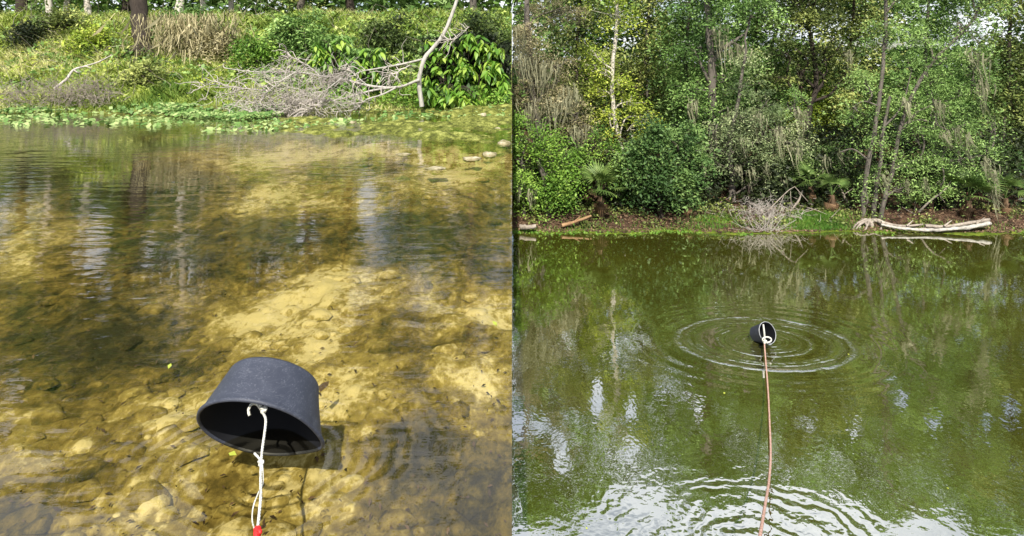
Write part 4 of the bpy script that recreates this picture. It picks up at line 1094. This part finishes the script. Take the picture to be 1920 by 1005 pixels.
# left bucket, tipped over in the shallow water
cL = P(482, 804, 1.93)
axL = np.array((.07, math.cos(math.radians(36)), math.sin(math.radians(36)))); axL /= np.linalg.norm(axL)
def defL(w, u):
    # lower lip pressed in, right corner pulled out to a point
    k = max(0.0, 1 - max(u, 0.0)) ** 1.5
    lo = max(0, -w.z); 
    s = 1 - .06 * k * lo ** 2
    cr = max(0, (w.x * .86 - w.z * .42)) ** 10
    ex = Vector((.05 * k * cr, 0, -.022 * k * cr))
    return s, ex
bl, ptL = bucket('large black plastic bucket tipped over in the clear shallow pool', cL, axL, .176, .143, .142, defL)

def rope_mesh(pts, r, turns_per_m, name, m, root, n=260):
    q = smooth_path(pts, n)
    seg = np.linalg.norm(np.diff(q, axis=0), axis=1); s = np.concatenate([[0], np.cumsum(seg)])
    T = np.gradient(q, axis=0); T /= np.linalg.norm(T, axis=1)[:, None]
    ref = np.array((1.0, 0, 0)) * 1.0
    A = np.cross(T, ref); A /= np.linalg.norm(A, axis=1)[:, None] + 1e-9; B = np.cross(T, A)
    mb = MB()
    for k_ in range(3):
        ph = 2 * np.pi * (s * turns_per_m + k_ / 3)
        tube(mb, q + (A * np.cos(ph)[:, None] + B * np.sin(ph)[:, None]) * r * .45, r * .62, r * .62, 6)
    return mb.build(name, m, root, True)
M['whiterope'] = plain('white_rope', (.70, .70, .67), .8, (.45, .44, .38), 120, .3, .3)
M['pinkrope'] = plain('pink_rope', (.60, .39, .32), .85, (.36, .21, .16), 45, .2, .6)
M['redtape'] = plain('red_tape', (.75, .02, .02), .45, (.6, .015, .015), 40)
dk = 1.90 - .01
rope = thing('rope', 'white twisted cord tied to the rim of the tipped bucket, ending in red tape', 'rope', P(492, 775, dk))
rope_mesh([P(492, 772, 1.85), P(498, 785, 1.80), P(497, 805, 1.77), P(491, 850, 1.70), P(489, 890, 1.62), P(489, 930, 1.55), P(486, 965, 1.50), P(482, 1003, 1.45), P(478, 1040, 1.40)], .0034, 38, 'cord', M['whiterope'], rope, 320)
def knot(cpx, cpy, d, r, m, root, name='knot', k_=1.0, n=70):
    c = P(cpx, cpy, d); tt = np.linspace(0, 2 * math.pi, n)
    q = np.stack([(np.sin(tt) + 2 * np.sin(2 * tt)) * .32, np.sin(3 * tt) * .32 * -1, (np.cos(tt) - 2 * np.cos(2 * tt)) * .32], 1) * r * 2.1 * k_ + c
    mb = MB(); tube(mb, q, r, r, 7); return mb.build(name, m, root, True)
knot(494, 768, 1.85, .0042, M['whiterope'], rope)
rope_mesh([P(492, 771, 1.85), P(487, 760, 1.862), P(484, 749, 1.875), P(480, 746, 1.88), P(484, 753, 1.868), P(490, 762, 1.855)], .0036, 30, 'loop', M['whiterope'], rope, 60)
rope_mesh([P(490, 768, 1.853), P(482, 758, 1.86), P(474, 757, 1.858), P(468, 763, 1.85), P(466, 771, 1.845), P(468, 779, 1.84)], .0040, 30, 'loose_end', M['whiterope'], rope, 80)
rope_mesh([P(492, 868, 1.66), P(484, 857, 1.67), P(477, 850, 1.68)], .003, 30, 'loose_end', M['whiterope'], rope, 40)
knot(489, 868, 1.655, .0032, M['whiterope'], rope)
mb = MB(); tube(mb, [P(492, 868, 1.66), P(493, 905, 1.60), P(484, 925, 1.55), P(475, 950, 1.52), P(473, 975, 1.50), P(478, 995, 1.45)], .0018, .0018, 5, 40); mb.build('thin_line', M['whiterope'], rope, True)
mb = MB(); tube(mb, [P(483, 990, 1.455), P(482, 1000, 1.445), P(480, 1030, 1.42)], .0085, .0085, 10, 8, rough=.12)
tube(mb, [P(478, 992, 1.45), P(489, 997, 1.44), P(479, 1003, 1.44)], .0045, .004, 6, 10)
mb.build('red_tape', M['redtape'], rope, True)

# silt-covered lumps and stones on the pool bed (too many to pick apart)
mb = MB()
for i in range(520):
    py_ = 300 + 760 * R.rand(); px_ = R.rand() * 960
    d_ = (ZC - ZL + .13) * F / (py_ - HY); x_ = (px_ - CX) / F * d_
    if x_ > -.1: continue
    w_ = (.010 + .045 * R.rand() ** 2.2) * (1 + d_ * .12)
    c_ = np.array((x_, d_, float(bed_z(np.array(x_), np.array(d_))) + w_ * .02))
    a_ = np.arange(8) / 8 * 2 * np.pi; rr_ = w_ * (.75 + .5 * R.rand(8))
    v1_ = c_ + np.stack([np.cos(a_) * rr_, np.sin(a_) * rr_, 0 * a_ - .004], 1); v2_ = c_ + np.stack([np.cos(a_) * rr_ * .62, np.sin(a_) * rr_ * .62, 0 * a_ + w_ * .24], 1)
    v_ = np.concatenate([v1_, v2_, [c_ + (0, 0, w_ * .32)]])
    sv = float(bed_sand_dapple(np.array([x_]), np.array([d_]), 0)[0]); tn = np.clip(sv + R.randn() * .07 + np.concatenate([np.full(8, -.10), np.full(8, .03), [.06]]), -.1, 1.1)
    mb.add(v_, [(j, (j + 1) % 8, 8 + (j + 1) % 8, 8 + j) for j in range(8)], tn)
    mb.f.append(np.array([(8 + j, 8 + (j + 1) % 8, 16) for j in range(8)]) + mb.n - 17)
o = mb.build('silted_pebbles', M['bed'], None, True, -1); o.data.attributes.new('moss', 'FLOAT', 'POINT')
tag(o, 'silt-covered lumps and pebbles lying on the pool bed', 'pebbles', None, 'stuff')
mb = MB()
n = 900; py_ = 280 + 740 * R.rand(n); px_ = R.rand(n) * 950; d_ = (ZC - ZL + .12) * F / (py_ - HY); x_ = (px_ - CX) / F * d_
c_ = np.stack([x_, d_, bed_z(x_, d_) + .012], 1); leaves(mb, c_, .018, R.rand(n) * .5, 3, .4, 0)
tag(mb.build('sunken_debris', M['litter'], None, False, -1), 'bits of dark leaf and bark scattered on the pool bed', 'debris', None, 'stuff')

# small fallen leaf under water & floating specks
mb = MB(); c = G(604, 727, ZL - .02)
mb.add([c + (-.02, 0, 0), c + (-.006, .03, .004), c + (.012, .05, 0), c + (.02, .01, .004), c + (.004, -.03, 0)], [(0, 1, 2, 3, 4)], .5)
tag(mb.build('brown_leaf', M['litter'], None), 'single brown leaf lying in the water right of the big bucket', 'leaf')
mb = MB(); c = np.array([G(318, 688, ZL), G(436, 853, ZL), G(928, 608, ZL)]) + (0, 0, .004); leaves(mb, c, .022, np.array((.9, .9, .9)), 3, .7, 0)
for cc in c: pass
tag(mb.build('floating_specks', M['yellow'], None), 'tiny yellow leaf bits afloat on the clear pool', 'leaf bits', None, 'stuff')

# right bucket
M['palerim'] = plain('pale_rim', (.45, .47, .50), .25, (.3, .31, .34), 60, .6)  # rim in a paler grey than the black walls
cR = P(1439, 624, 11.15)
axR = np.array((-.36, .80, -.42)); axR /= np.linalg.norm(axR)
br_, ptR = bucket('small black bucket floating inside the ripple rings on the green river', cR, axR, .178, .13, .30, None, 0, M['palerim'])
rp_ = thing('rope', 'long pink-orange rope running over the green river to the floating bucket', 'rope', P(1433, 640, 11.0))
rope_mesh([P(1433, 640, 11.0), P(1436, 680, 10.2), P(1440, 730, 9.3), P(1443, 790, 8.15), P(1445, 850, 7.1), P(1442, 900, 6.2), P(1434, 950, 5.2), P(1425, 1005, 4.3), P(1418, 1050, 3.8)], .0125, 9, 'cord', M['pinkrope'], rp_, 300)
mb = MB(); tube(mb, [P(1431, 608, 11.0), P(1433, 624, 10.95), P(1434, 641, 10.95)], .016, .016, 6, 12); mb.build('white_tail', M['whiterope'], rp_, True)
a = np.linspace(0, 2 * math.pi, 26); c = P(1438, 637, 10.93)
mb = MB(); tube(mb, c + np.stack([np.cos(a) * .075, np.sin(a) * .01, np.sin(a) * .042], 1), .014, .014, 6); mb.build('ring_knot', M['whiterope'], rp_, True)
knot(1434, 641, 10.9, .014, M['whiterope'], rp_)
# foam / floating bits on river
mb = MB()
for (px, py) in [(1591, 664), (1358, 737), (1100, 990), (1777, 915)]:
    c = G(px, py, .004); leaves(mb, c[None], .05, np.array([.9]), 3, .8, 0)
tag(mb.build('floating_specks', M['yellow'], None), 'tiny floating leaf bits on the green river', 'leaf bits', None, 'stuff')

for o in bpy.data.objects:
    if o.parent and o.name.split('.')[0] in ('branches', 'twigs', 'hanging_moss', 'stems'): o['kind'] = 'stuff'
